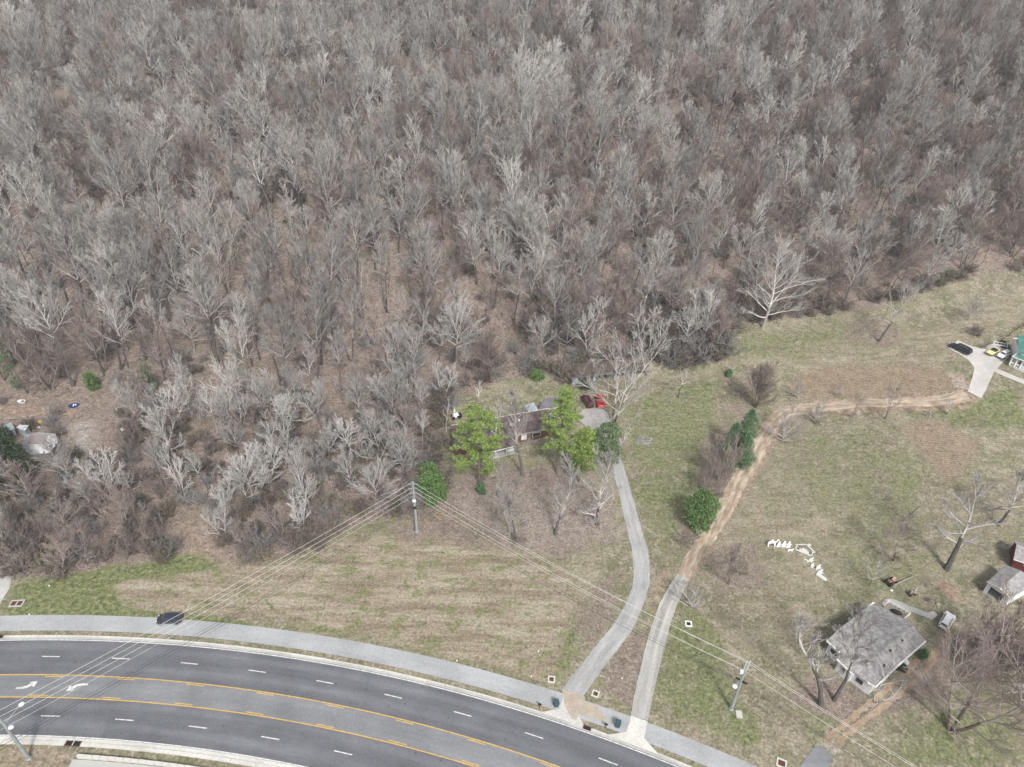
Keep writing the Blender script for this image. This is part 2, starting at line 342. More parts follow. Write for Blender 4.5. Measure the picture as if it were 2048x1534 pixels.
# ------------------------------------------------------------------ highway, path, kerbs, markings
def uvmat(name, stops, sx, sy, tracks=None, base2=None, rough=.9, cracks=0):
    m = bpy.data.materials.new(name); m.use_nodes = True; n = m.node_tree.nodes; l = m.node_tree.links; b = n['Principled BSDF']; b.inputs['Roughness'].default_value = rough; b.inputs['Specular IOR Level'].default_value = .25
    tc = n.new('ShaderNodeTexCoord'); mp = n.new('ShaderNodeMapping'); mp.inputs['Scale'].default_value = (sx, sy, 1); l.new(tc.outputs['UV'], mp.inputs[0])
    def nz(s, det, vec):
        t = n.new('ShaderNodeTexNoise'); t.inputs['Scale'].default_value = s; t.inputs['Detail'].default_value = det; t.inputs['Roughness'].default_value = .65; l.new(vec, t.inputs['Vector']); return t.outputs[0]
    def ramp(f, st):
        r = n.new('ShaderNodeValToRGB'); e = r.color_ramp.elements
        while len(e) < len(st): e.new(.5)
        for i, (p, c) in enumerate(st): e[i].position = p; e[i].color = (*c, 1) if hasattr(c, '__len__') else (c, c, c, 1)
        l.new(f, r.inputs[0]); return r.outputs[0]
    def mul(a, c):
        x = n.new('ShaderNodeMix'); x.data_type = 'RGBA'; x.blend_type = 'MULTIPLY'; x.inputs[0].default_value = 1; l.new(a, x.inputs[6]); l.new(c, x.inputs[7]); return x.outputs[2]
    col = mul(ramp(nz(1, 5, mp.outputs[0]), stops), ramp(nz(.12, 4, tc.outputs['UV']), [(.4, .9), (.6, 1.08)]))
    fine = ramp(nz(2.5, 4, tc.outputs['UV']), [(.3, .86), (.7, 1.14)]); col = mul(col, fine)
    if tracks:
        s = n.new('ShaderNodeSeparateXYZ'); l.new(tc.outputs['UV'], s.inputs[0])
        ns = n.new('ShaderNodeMath'); ns.operation = 'MULTIPLY_ADD'; l.new(nz(.05, 2, tc.outputs['UV']), ns.inputs[0]); ns.inputs[1].default_value = .9; l.new(s.outputs[1], ns.inputs[2])
        mm = n.new('ShaderNodeMath'); mm.operation = 'MULTIPLY_ADD'; l.new(ns.outputs[0], mm.inputs[0]); mm.inputs[1].default_value = 2*pi/tracks; mm.inputs[2].default_value = base2 or 0
        sn = n.new('ShaderNodeMath'); sn.operation = 'SINE'; l.new(mm.outputs[0], sn.inputs[0])
        sh = n.new('ShaderNodeMath'); sh.operation = 'MULTIPLY_ADD'; l.new(sn.outputs[0], sh.inputs[0]); sh.inputs[1].default_value = .5; sh.inputs[2].default_value = .5
        col = mul(col, ramp(sh.outputs[0], [(.0, .92), (.6, 1.0), (1, 1.14)]))
    if tracks or cracks: col = mul(col, ramp(nz(1.1, 6, tc.outputs['UV']), [(.33, .62), (.37, 1.)]))
    if cracks:
        vo = n.new('ShaderNodeTexVoronoi'); vo.feature = 'DISTANCE_TO_EDGE'; vo.inputs['Scale'].default_value = cracks; l.new(tc.outputs['UV'], vo.inputs['Vector'])
        col = mul(col, ramp(vo.outputs['Distance'], [(.0, .62), (.02, 1.)]))
    l.new(col, b.inputs['Base Color']); return m
M_asph = uvmat('dark_asphalt', [(.35, (.135, .138, .152)), (.65, (.178, .182, .198))], .04, .5, tracks=3.44, base2=.9)
M_cent = uvmat('worn_asphalt', [(.35, (.205, .21, .225)), (.65, (.255, .26, .27))], .04, .6)
M_path = uvmat('path_asphalt', [(.3, (.36, .37, .385)), (.7, (.43, .435, .445))], .06, .4)
M_drive = uvmat('old_asphalt', [(.35, (.31, .315, .315)), (.5, (.40, .40, .395)), (.65, (.49, .475, .455))], .10, .7)
M_drive2 = uvmat('dusty_asphalt', [(.35, (.33, .325, .305)), (.5, (.43, .42, .395)), (.65, (.54, .52, .475))], .06, 1.2, tracks=1.9, base2=.2)
M_conc = uvmat('pale_concrete', [(.3, (.55, .54, .50)), (.7, (.66, .65, .61))], .4, .4)
M_concd = uvmat('grey_concrete', [(.3, (.40, .40, .38)), (.7, (.54, .53, .50))], .3, .5)
M_slab = uvmat('concrete_pad', [(.3, (.50, .475, .445)), (.7, (.58, .56, .53))], .2, .3)
M_grav = uvmat('tan_gravel', [(.4, (.30, .24, .18)), (.5, (.42, .335, .25)), (.6, (.53, .44, .35))], .25, 1.2, tracks=1.9, base2=1.2)
M_white = mat('white_paint', (.74, .74, .73), .7, (.52, .52, .52), 2, detail=7, lo=.42, hi=.62)
M_yel = mat('yellow_paint', (.72, .46, .10), .7, (.50, .35, .13), 2, detail=7, lo=.42, hi=.62)
def ring(name, r0, r1, a0, a1, z, m, step=.006, side=None, jit=0):
    mb = MB(); n = max(2, int(abs(a1-a0)/step)+1)
    for i in range(n+1):
        a = a0+(a1-a0)*i/n; j = random.uniform(-jit, jit); k = random.uniform(-jit, jit)
        for r in (r0+j, r1+k): mb.v.append(tuple(ringpt(r, a, z))); mb.uv.append((RW*a, r-250))
        if side:
            for r in (r0+j, r1+k): mb.v.append(tuple(ringpt(r, a, z-side))); mb.uv.append((RW*a, r-250))
    w_ = 4 if side else 2
    for i in range(n):
        o = i*w_; mb.f.append((o+1, o, o+w_, o+w_+1)); mb.mi.append(0)
        if side:
            mb.f += [(o, o+2, o+w_+2, o+w_), (o+3, o+1, o+w_+1, o+w_+3)]; mb.mi += [0, 0]
    if side: mb.f += [(0, 1, 3, 2), (n*4+1, n*4, n*4+2, n*4+3)]; mb.mi += [0, 0]
    return struct(mb.obj(name, m))
A0, A1 = ang(0, 1281)-.35, ang(1366, 1532)+.35
YT, YB, WB = RW-6.8, RW-10.85, RW-17.3
ring('highway', WB-.1, RW+.15, A0, A1, .03, M_asph)
ring('turn_lane', YB+.1, YT-.1, A0, A1, .034, M_cent)
ring('edge_line', RW-.14, RW+.05, A0, A1, .038, M_white); ring('edge_line', WB-.05, WB+.14, A0, A1, .038, M_white)
for r in (YT, YB): ring('yellow_line', r-.09, r+.09, A0, A1, .042, M_yel)
def dashes(r, w_, u, v, m, L=3.05, per=12.15, n0=-5, n1=15, z=.042, name='lane_dash'):
    a = ang(u, v)
    for k in range(n0, n1):
        c = a+k*per/r; ring(name, r-w_, r+w_, c-L/2/r, c+L/2/r, z, m)
dashes(RW-3.35, .085, 102, 1313, M_white); dashes(WB+3.3, .085, 101, 1432, M_white)
dashes(YT-.33, .075, 109, 1353, M_yel, name='yellow_dash'); dashes(YB+.33, .075, 79, 1389, M_yel, name='yellow_dash')
ring('gutter', RW+.15, RW+.65, A0, A1, .036, M_concd); cuts = [(ang(1080, 1422), ang(1172, 1456)), (ang(1213, 1467), ang(1318, 1508))]; _a = A0
for ca, cb in cuts: ring('kerb', RW+.65, RW+.85, _a, ca, .15, M_conc, side=.15); ring('kerb', RW+.65, RW+.85, ca, cb, .06, M_conc, side=.06); _a = cb
ring('kerb', RW+.65, RW+.85, _a, A1, .15, M_conc, side=.15)
ring('gutter', WB-.75, WB-.1, A0, A1, .036, M_conc); ring('kerb', WB-1.35, WB-.75, A0, A1, .14, M_conc, side=.14)
ring('path', RW+1.85, RW+5.15, A0, A1, .05, M_path)
def strip(name, Lp, Rp, m, z=.05, sub=6, jit=0, cols=3, onterr=True):
    def res(pts, n):
        W = np.array([P(a, b)[:2] for a, b in pts]); d = np.r_[0, np.cumsum(np.hypot(*np.diff(W, axis=0).T))]; t = np.linspace(0, d[-1], n)
        # smooth (Catmull-like) resampling
        out = np.c_[np.interp(t, d, W[:, 0]), np.interp(t, d, W[:, 1])]
        k = max(1, n//(len(pts)*2))
        for _ in range(3):
            o = out.copy(); o[1:-1] = (out[:-2]+out[1:-1]*2+out[2:])/4; out = o
        return out
    n = max(len(Lp), len(Rp))*sub; A = res(Lp, n); B = res(Rp, n); mb = MB(); s = 0
    for i in range(n):
        if i: s += np.hypot(*(A[i]+B[i]-A[i-1]-B[i-1]))/2
        wd = np.hypot(*(B[i]-A[i])); ja, jb = random.uniform(-jit, jit), random.uniform(-jit, jit)
        for k in range(cols+1):
            f = k/cols
            if k == 0: f = ja/wd
            if k == cols: f = 1+jb/wd
            p = A[i]*(1-f)+B[i]*f; mb.v.append((p[0], p[1], H(p[0], p[1])+z)); mb.uv.append((s, f*wd))
    c = cols+1
    for i in range(n-1):
        for k in range(cols): mb.f.append((i*c+k, i*c+k+1, (i+1)*c+k+1, (i+1)*c+k)); mb.mi.append(0)
    o = mb.obj(name, m); return struct(o)
dl = [(1122, 1381), (1150, 1345), (1190.6, 1293), (1226, 1252), (1252, 1208), (1267, 1167), (1268, 1140), (1265, 1106), (1252, 1049), (1239.5, 995), (1228, 947.6), (1220, 900), (1195, 862)]
dr = [(1167, 1393), (1196.5, 1349), (1237.5, 1296), (1267, 1258), (1284, 1217), (1299, 1170), (1300, 1140), (1297, 1106), (1281, 1049), (1265, 995), (1252, 947.6), (1236, 903), (1213, 860)]
strip('driveway', dl, dr, M_drive, z=.062, jit=.08, cols=4)
gl = [(1261, 1432.5), (1272.7, 1369.6), (1293, 1287.5), (1305, 1246.5), (1316.6, 1214), (1331, 1185), (1356, 1146)]
gr = [(1296, 1441), (1305, 1393), (1319.6, 1334), (1334, 1276), (1343, 1240.6), (1354.7, 1208), (1366.4, 1183.5), (1381, 1158.6)]
strip('driveway', gl, gr, M_drive2, z=.066, jit=.05, cols=4)
vl = [(1353, 1148), (1371, 1113), (1407.6, 1051), (1436, 1003), (1461, 959), (1487, 915), (1516, 864), (1537, 832), (1558, 815), (1590, 809.5), (1653, 802.5), (1716.5, 798), (1780, 797.5), (1874.7, 792), (1925, 780)]
vr = [(1380, 1160), (1395, 1129), (1420.5, 1092), (1457, 1041), (1482.6, 990), (1504.5, 953), (1530, 913), (1550, 873), (1562, 850), (1596, 830.5), (1653, 824), (1716.5, 816), (1780, 814), (1874.7, 813), (1945, 803)]
strip('gravel_lane', vl, vr, M_grav, z=.07, sub=16, jit=.24, cols=4)
def patch(name, pts, m, z=.06, kind=True, px=True):
    W = [P(a, b) if px else Vector(a) for a, b in pts] if px else [Vector(p) for p in pts]
    import mathutils.geometry as mg
    # subdivide the outline and fill with a fan grid so that it follows the ground
    c = sum(W, Vector())/len(W); mb = MB(); n = len(W); K = 6; ring_ = []
    for i in range(n):
        a, b = W[i], W[(i+1) % n]; k = max(1, int((b-a).length/2))
        for j in range(k): ring_.append(a.lerp(b, j/k))
    tri = mg.tessellate_polygon([[Vector((p.x, p.y, 0)) for p in ring_]])
    for p in ring_: mb.v.append((p.x, p.y, H(p.x, p.y)+z)); mb.uv.append((p.x, p.y))
    for t in tri: mb.f.append(tuple(t)); mb.mi.append(0)
    o = mb.obj(name, m)
    for pl in o.data.polygons:
        if pl.normal.z < 0: pl.flip()
    return struct(o)
def ringpx(u, v, r):                       # a point on the ring of radius r at the angle of a pixel
    return ringpt(r, ang(u, v), 0)
def rp(name, pts, m, z):
    mb = MB(); W = [p for p in pts]
    import mathutils.geometry as mg
    tri = mg.tessellate_polygon([[Vector((p.x, p.y, 0)) for p in W]])
    for p in W: mb.v.append((p.x, p.y, z)); mb.uv.append((p.x, p.y))
    for t in tri: mb.f.append(tuple(t)); mb.mi.append(0)
    o = mb.obj(name, m)
    for pl in o.data.polygons:
        if pl.normal.z < 0: pl.flip()
    return struct(o)
# aprons: from the kerb line up to the driveways (they cross kerb and path)
rp('apron', [ringpx(1080, 1422, RW+.66), ringpx(1128, 1440, RW+.66), ringpx(1172, 1456, RW+.66), PH(1158, 1434, 0), PH(1142, 1400, 0), PH(1127, 1394, 0), PH(1118, 1418, 0)], M_conc, .07)
rp('apron', [ringpx(1213, 1467, RW+.66), ringpx(1260, 1486, RW+.66), ringpx(1318, 1508, RW+.66), PH(1288, 1476, 0), PH(1295.5, 1443, 0), PH(1262, 1432, 0), PH(1253, 1464, 0)], M_conc, .074)
patch('dust_spill', [(1124, 1380), (1168, 1392), (1172, 1404), (1196, 1413), (1204, 1428), (1222, 1446), (1192, 1438), (1158, 1429), (1152, 1441), (1143, 1437), (1136, 1424), (1129, 1408)], uvmat('dusty_gravel', [(.3, (.40, .34, .27)), (.6, (.52, .45, .37)), (.8, (.47, .45, .42))], .5, .5), z=.09)
patch('driveway', [(1167, 819), (1201.6, 815.5), (1218.6, 829), (1216, 858), (1205, 868), (1190, 866), (1175, 856), (1153, 836)], uvmat('cracked_concrete', [(.3, (.36, .34, .33)), (.7, (.46, .44, .43))], .3, .3, cracks=.35), z=.08)
patch('driveway', [(1935, 783), (1962, 797), (1972, 780), (1987.5, 745), (2004, 727), (2019, 713), (2027, 700), (2008, 690), (1985, 688), (1961, 697), (1940, 692), (1915, 681), (1897, 697), (1920, 710), (1937, 721), (1948, 735), (1946, 750)], M_slab, z=.10)
patch('walkway', [(1990, 736), (2060, 766), (2060, 775), (1987, 744)], M_slab, z=.12)
patch('driveway', [(1590, 1552), (1599, 1534), (1627, 1496), (1638.6, 1490), (1667, 1510), (1658, 1534), (1650, 1552)], M_cent, z=.05)
patch('driveway', [(-60, 1165), (0, 1157), (24, 1150), (20, 1175), (0, 1208), (-40, 1240)], M_concd, z=.05)
patch('walkway', [(1763, 1208), (1766, 1201), (1779, 1197), (1790, 1200), (1856, 1226), (1866, 1222), (1876, 1230), (1864, 1240), (1851, 1234), (1789, 1213), (1780, 1210), (1772, 1218)], M_concd, z=.06)

# turn arrows of the centre lane
M_dirt = uvmat('track_dirt', [(.35, (.27, .20, .14)), (.5, (.38, .285, .205)), (.65, (.47, .38, .29))], .35, 1.0)
def track(pts, w_, name='dirt_track'):
    L_, R_ = [], []
    for (u, v), (a, b) in zip(pts, pts[1:]+[(2*pts[-1][0]-pts[-2][0], 2*pts[-1][1]-pts[-2][1])]):
        d = sqrt((a-u)**2+(b-v)**2); nx_, ny_ = -(b-v)/d*w_, (a-u)/d*w_; L_.append((u+nx_, v+ny_)); R_.append((u-nx_, v-ny_))
    strip(name, L_, R_, M_dirt, z=.055, sub=12, jit=.22, cols=2)
track([(1652, 1484), (1672, 1462), (1700, 1439), (1745, 1402), (1790, 1364), (1825, 1331), (1846, 1308)], 7); track([(1668, 1494), (1686, 1474), (1714, 1452), (1760, 1417), (1805, 1383), (1838, 1354), (1862, 1326), (1876, 1300)], 7)
def arrow(u, v, flip):
    p = PH(u, v, 0); a = math.atan2(p.x-CX, p.y-CY); t = Vector((cos(a), -sin(a), 0)); r = Vector((sin(a), cos(a), 0)); rr = (p-Vector((CX, CY, 0))).length
    c = ringpt((YT+YB)/2, a, .046)
    L = [(-1.9, -.75), (-1.9, -.35), (-.9, -.3), (0, .0), (.5, .45), (.25, .8), (1.75, 1.05), (1.55, -.3), (1.05, .05), (.3, -.5), (-.7, -.75)]
    mb = MB(); s = -1 if flip else 1
    mb.add([c+t*(x*s*.82)+r*(y*s*.82) for x, y in L], [tuple(range(len(L)))]); o = mb.obj('turn_arrow', M_white)
    for pl in o.data.polygons:
        if pl.normal.z < 0: pl.flip()
    struct(o)
arrow(54, 1371, False); arrow(156, 1371, True)
# ------------------------------------------------------------------ bare trees
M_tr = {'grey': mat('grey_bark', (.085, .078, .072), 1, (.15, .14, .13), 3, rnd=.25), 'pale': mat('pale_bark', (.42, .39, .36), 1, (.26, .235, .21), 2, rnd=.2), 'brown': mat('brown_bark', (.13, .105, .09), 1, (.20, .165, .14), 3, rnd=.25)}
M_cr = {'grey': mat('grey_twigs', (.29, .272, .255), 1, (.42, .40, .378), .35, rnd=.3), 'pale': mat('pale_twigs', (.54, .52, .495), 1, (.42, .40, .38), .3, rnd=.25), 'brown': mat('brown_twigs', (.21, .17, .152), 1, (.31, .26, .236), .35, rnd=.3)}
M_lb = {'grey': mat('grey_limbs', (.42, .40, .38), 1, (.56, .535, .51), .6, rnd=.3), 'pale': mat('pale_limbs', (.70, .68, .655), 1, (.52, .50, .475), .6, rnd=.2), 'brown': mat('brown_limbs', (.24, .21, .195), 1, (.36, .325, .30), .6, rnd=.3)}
def perp(d, rs):
    a = Vector((rs.gauss(0, 1), rs.gauss(0, 1), rs.gauss(0, 1))); a = a-d*a.dot(d); return a.normalized()
def fast_tube(mb, pts, rads, n, mi=0):
    o = len(mb.v); m = len(pts)
    for i, p in enumerate(pts):
        d = pts[min(i+1, m-1)]-pts[max(i-1, 0)]; d.normalize()
        a = Vector((-d.y, d.x, 0)) if abs(d.z) < .97 else Vector((1, 0, 0)); a.normalize(); b = d.cross(a); r = rads[i]
        for k in range(n):
            t = 6.2832*k/n; q = p+a*(r*cos(t))+b*(r*sin(t)); mb.v.append((q.x, q.y, q.z))
    for i in range(m-1):
        for k in range(n):
            k2 = (k+1) % n; mb.f.append((o+i*n+k, o+i*n+k2, o+(i+1)*n+k2, o+(i+1)*n+k)); mb.mi.append(mi)
def limb(mb, p, d, L, r, lvl, c, rs):
    segs = (0, 6, 4, 2, 1, 1)[lvl]; pts = [p.copy()]; ra = [r]; d = d.copy(); rt = r*(.25 if lvl < 3 else .5)
    for i in range(segs):
        d = (d+Vector((0, 0, c['up'] if lvl < 3 else c['up']*.6))+perp(d, rs)*c['wob']*(.75 if lvl > 1 else 1)).normalized()
        p = p+d*(L/segs); pts.append(p.copy()); ra.append(r+(rt-r)*(i+1)/segs)
    fast_tube(mb, pts, ra, (0, 5, 4, 3, 3, 3)[lvl], 0 if lvl > 1 else 1)
    if lvl >= c['depth']: return
    n = c['n'][lvl]; n = max(1, int(round(n*(.8+.4*rs.random()))))
    for j in range(n):
        t = c['t0']+(1-c['t0'])*(j+rs.random()*.8)/n; t = min(t, .99); x = t*segs; i = int(x); f = x-i
        q = pts[i].lerp(pts[i+1], f); dd = (pts[i+1]-pts[i]).normalized()
        a = RAD(rs.uniform(*c['div'])); nd = (dd*cos(a)+perp(dd, rs)*sin(a)).normalized()
        if nd.z < c.get('minz', -.15): nd.z = abs(nd.z)*.3; nd.normalize()
        limb(mb, q, nd, L*c['len'][lvl]*(1.15-.55*t)*rs.uniform(.75, 1.2), min(max(c['rmin'][lvl], ra[i]*.5), 1.8*c['rmin'][lvl]), lvl+1, c, rs)
CFG = dict(H=23, r=.34, frac=.42, limbs=14, W=5.6, alo=60, ahi=10, up=.055, wob=.10, n=(0, 8, 5, 3), len=(0, .50, .50, .55), div=(14, 38), t0=.22, rmin=(0, .075, .038, .023), depth=4, stems=1, lean=0)
def make_bare(seed, tmb, cmb, **kw):
    c = dict(CFG); c.update(kw); rs = random.Random(seed)
    for s in range(c['stems']):
        az = 2*pi*(s+rs.random()*.6)/c['stems']; sp = 0 if c['stems'] == 1 else c.get('fan', .3)
        d = Vector((cos(az)*sp, sin(az)*sp, 1)).normalized(); d = (d+Vector((c['lean'], 0, 0))).normalized()
        p = Vector((cos(az)*.2*(c['stems'] > 1), sin(az)*.2*(c['stems'] > 1), -.6)); Hh = c['H']*(1 if s == 0 else rs.uniform(.75, .98)); N = 9
        pts = [p.copy()]; rr = c['r']*(1 if c['stems'] == 1 else .62); ra = [rr*1.35]
        for i in range(N):
            d = (d+Vector((rs.gauss(0, 1), rs.gauss(0, 1), 0))*.07*c['wob']/.16+Vector((0, 0, .05 if c['stems'] > 1 else .06*(c['lean'] == 0)))).normalized()
            p = p+d*((Hh*.9+.6)/N); pts.append(p.copy()); ra.append(rr*(1-.88*((i+1)/N)**.9))
        k = max(3, int(round(c['frac']*N))+1)
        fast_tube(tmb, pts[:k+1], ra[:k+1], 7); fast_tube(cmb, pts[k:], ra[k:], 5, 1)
        nl = max(3, int(c['limbs']/c['stems']**.6))
        for j in range(nl):
            t = c['frac']+(.985-c['frac'])*(j+.6*rs.random())/nl; x = t*N; i = min(int(x), N-1); q = pts[i].lerp(pts[i+1], x-i)
            az2 = 2.4*j+rs.uniform(-.5, .5)+seed; u = (t-c['frac'])/(1-c['frac']); a = RAD(c['alo']+(c['ahi']-c['alo'])*u+rs.uniform(-8, 8))
            L = c['W']*(.55+.75*sqrt(max(0, 1-((u-.3)/.75)**2)))*rs.uniform(.8, 1.15)
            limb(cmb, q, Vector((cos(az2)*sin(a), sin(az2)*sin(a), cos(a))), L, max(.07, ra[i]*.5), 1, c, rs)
STY = {
 'grey': [dict(H=26, frac=.50, limbs=14, W=5.2), dict(H=27, frac=.54, limbs=13, W=5.0, alo=52), dict(H=24, frac=.44, limbs=15, W=6.2, alo=66), dict(H=25, frac=.60, limbs=11, W=3.4, alo=44), dict(H=22, frac=.40, limbs=16, W=6.8, alo=70, wob=.12), dict(H=22, frac=.62, limbs=9, W=2.6, alo=44, r=.2, n=(0, 6, 4, 3)), dict(H=25, frac=.34, stems=2, limbs=15, W=5.4, alo=54, fan=.2)],
 'pale': [dict(H=22, frac=.34, limbs=14, W=6.2, alo=60, wob=.13), dict(H=23, frac=.24, stems=2, limbs=14, W=5.4, alo=50, fan=.24), dict(H=24, frac=.48, limbs=12, W=4.8, alo=54), dict(H=20, frac=.32, limbs=15, W=7.0, alo=72, wob=.16), dict(H=21, frac=.25, stems=3, limbs=14, W=4.8, alo=48, fan=.30)],
 'brown': [dict(H=20, frac=.28, limbs=16, W=6.2, alo=66, wob=.13), dict(H=19, frac=.2, stems=2, limbs=16, W=5.6, alo=60, fan=.28), dict(H=22, frac=.36, limbs=15, W=5.6, alo=58), dict(H=18, frac=.18, stems=3, limbs=16, W=5.0, alo=58, fan=.34, wob=.15), dict(H=17, frac=.5, limbs=10, W=2.6, alo=44, r=.16, n=(0, 6, 4, 3))]}
print('trees')
VAR = {}
for kind, L in STY.items():
    VAR[kind] = []
    for i, kw in enumerate(L):
        t, c = MB(), MB(); make_bare(100*len(kind)+i, t, c, **kw)
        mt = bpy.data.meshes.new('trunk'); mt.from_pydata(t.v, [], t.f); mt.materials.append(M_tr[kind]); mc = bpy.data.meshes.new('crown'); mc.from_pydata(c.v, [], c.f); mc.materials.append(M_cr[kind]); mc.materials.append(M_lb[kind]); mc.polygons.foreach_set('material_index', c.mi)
        VAR[kind].append((mt, mc, kw['H']))
def plant(meshes, loc, rz, s, label, group, cat='tree', name='bare_tree', sz=None, tilt=(0, 0)):
    o = thing(name, label, cat, loc, rz, group); o.scale = (s*tilt[2], s/tilt[2], sz or s) if len(tilt) > 2 else (s, s, sz or s); o.rotation_euler = (tilt[0], tilt[1], rz)
    for nm, me_ in (('trunk', meshes[0]), ('crown', meshes[1])):
        c = bpy.data.objects.new(nm, me_); COL.objects.link(c); c.parent = o
    return o
# where the wood stands
sp = 5.45; rs = random.Random(11); C = []
for gy in np.arange(60, 440, sp):
    for gx in np.arange(-330, 330, sp):
        x = gx+rs.uniform(-.8, .8)*sp; y = gy+rs.uniform(-.8, .8)*sp
        C.append((x, y, rs.random(), rs.random(), rs.random(), rs.random()))
C = np.array(C); z = hterr(C[:, 0], C[:, 1]); cu, cv, cdp = proj(C[:, 0], C[:, 1], z)
ok = (cdp > 30) & inpoly(cu, cv, TREELINE) & (cu > -230) & (cu < 2290) & (cv > -160) & (cv < 1160)
ok &= ~inpoly(cu, cv, CLEAR) & ~inpoly(cu, cv, CLEAR2)
ok &= ~((C[:, 1] > 395) & (cu > -3000) & (C[:, 5] > .6))
far = inpoly(cu, cv, FARGAP); ok &= ~(far & (C[:, 2] < .55))
leftmid = (cu < 720) & (cv > 430) & (cv < 800); ok &= ~(leftmid & (C[:, 2] < .34))
openm = (cu > 560) & (cu < 1050) & (cv > 520) & (cv < 790); ok &= ~(openm & (C[:, 2] < .38))
ll = (cv > 800) & (cu < 900); ok &= ~(ll & (C[:, 2] < .12))
C = C[ok]; z = z[ok]; cu = cu[ok]; cv = cv[ok]; cdp = cdp[ok]
kn = vnoise(C[:, 0], C[:, 1], 34, 3); kn2 = vnoise(C[:, 0], C[:, 1], 21, 8)
TREES = []
for i in range(len(C)):
    x, y, a, b, c, d = C[i]; u, v = cu[i], cv[i]
    pal, gr = .10+.20*(kn[i] > .6), .48
    s = .50+.52*b
    if u < 720 and 430 < v < 800: pal, gr, s = .05, .85, (.88+.32*b if b > .3 else .5+b)
    elif v >= 800 and u < 900: pal, gr, s = (.50 if u > 330 else .14), .5, .40+.28*b
    elif u < 700: pal, gr, s = .12, .55, .56+.46*b
    elif 560 < u < 1150 and v < 110: pal, gr, s = .15, .7, .8+.3*b
    elif u > 1250: pal, gr, s = .12+.18*(kn[i] > .62), .38, .48+.48*b
    if kn2[i] > .8: s *= .75
    k = 'pale' if c < pal else ('grey' if c < pal+(1-pal)*gr else 'brown')
    vi_ = int(d*997) % len(VAR[k])
    if k == 'grey' and u < 720 and 400 < v < 800: vi_ = (0, 1, 3, 5, 1, 0, 5, 6)[int(d*997) % 8]
    if k == 'pale' and u < 720 and 400 < v < 800: s = min(s, .74)
    TREES.append((x, y, z[i], k, vi_, s, a*6.28, 22*s/cdp[i], u, v))
TREES.sort(key=lambda t: -t[7])
inframe = lambda t: -60 < t[8] < 2110 and t[9] > -10
ind = [t for t in TREES if inframe(t)][:300]; inds = set(id(t) for t in ind); rest = [t for t in TREES if id(t) not in inds]
print('forest trees', len(TREES), 'individual', len(ind), 'rest', len(rest))
ADJ = {'grey': 'dark-trunked grey bare tree', 'pale': 'whitish bare tree', 'brown': 'brownish fine-twigged bare tree'}
def zone_old(u, v):
    if v > 800 and u < 330: return 'in the thicket between the cabin clearing and the roadside lawn'
    if v > 800: return 'in the low wood left of the red-roofed ranch house'
    if u < 700: return 'among the tall trunks on the slope above the cabin clearing'
    if u < 1120: return 'on the hillside straight behind the ranch house'
    if u < 1450: return 'in the wood behind the long shed'
    return 'at the foot of the wood above the right-hand field'
def zone(u, v):
    c = lambda *n: n[min(len(n)-1, max(0, int(u/2048*24)-0))] if False else None
    if v > 800:
        if u < 170: return 'in the thicket below the wide evergreen bush'
        if u < 330: return 'in the thicket above the roadside lawn'
        if u < 470: return 'around the brown track into the wood'
        if u < 680: return 'in the low wood above the mown field'
        return 'in the low wood left of the ranch house'
    if u < 700:
        r = 'low on' if v > 650 else ('halfway up' if v > 500 else 'high on')
        s_ = 'the left edge' if u < 130 else ('above the blue tub' if u < 300 else ('right of the clearing' if u < 500 else 'left of the back lawn'))
        return r+' the slope, '+s_
    if u < 1120: return ('just above' if v > 690 else ('higher behind' if v > 560 else 'far above'))+(' the left half of the back lawn' if u < 900 else ' the right half of the back lawn')
    if u < 1450: return ('close behind' if v > 650 else 'well behind')+(' the long shed' if u < 1300 else ' the dark wood corner')
    return ('between the white drooping tree and field tree' if u < 1740 else 'right of the lone field tree')+(', at the edge' if v > 560 else ', deeper in')
LOOK = {'grey': ['tall', 'tall', 'wide', 'narrow', 'wide', 'thin', 'twin-stemmed'], 'pale': ['rounded', 'twin-stemmed', 'tall', 'wide', 'triple-stemmed'], 'brown': ['wide', 'twin-stemmed', 'rounded', 'triple-stemmed', 'thin']}
for x, y, zz, k, vi, s, rz, _, u, v in ind:
    zn = zone(u, v); plant(VAR[k][vi], (x, y, zz), rz, s, LOOK[k][vi]+' '+ADJ[k]+' '+zn, LOOK[k][vi]+' '+k+' trees '+zn, tilt=(rs.gauss(0, .05), rs.gauss(0, .05), rs.uniform(.85, 1.18)), sz=s*(.92+.16*((vi*7+int(x)) % 5)/4))
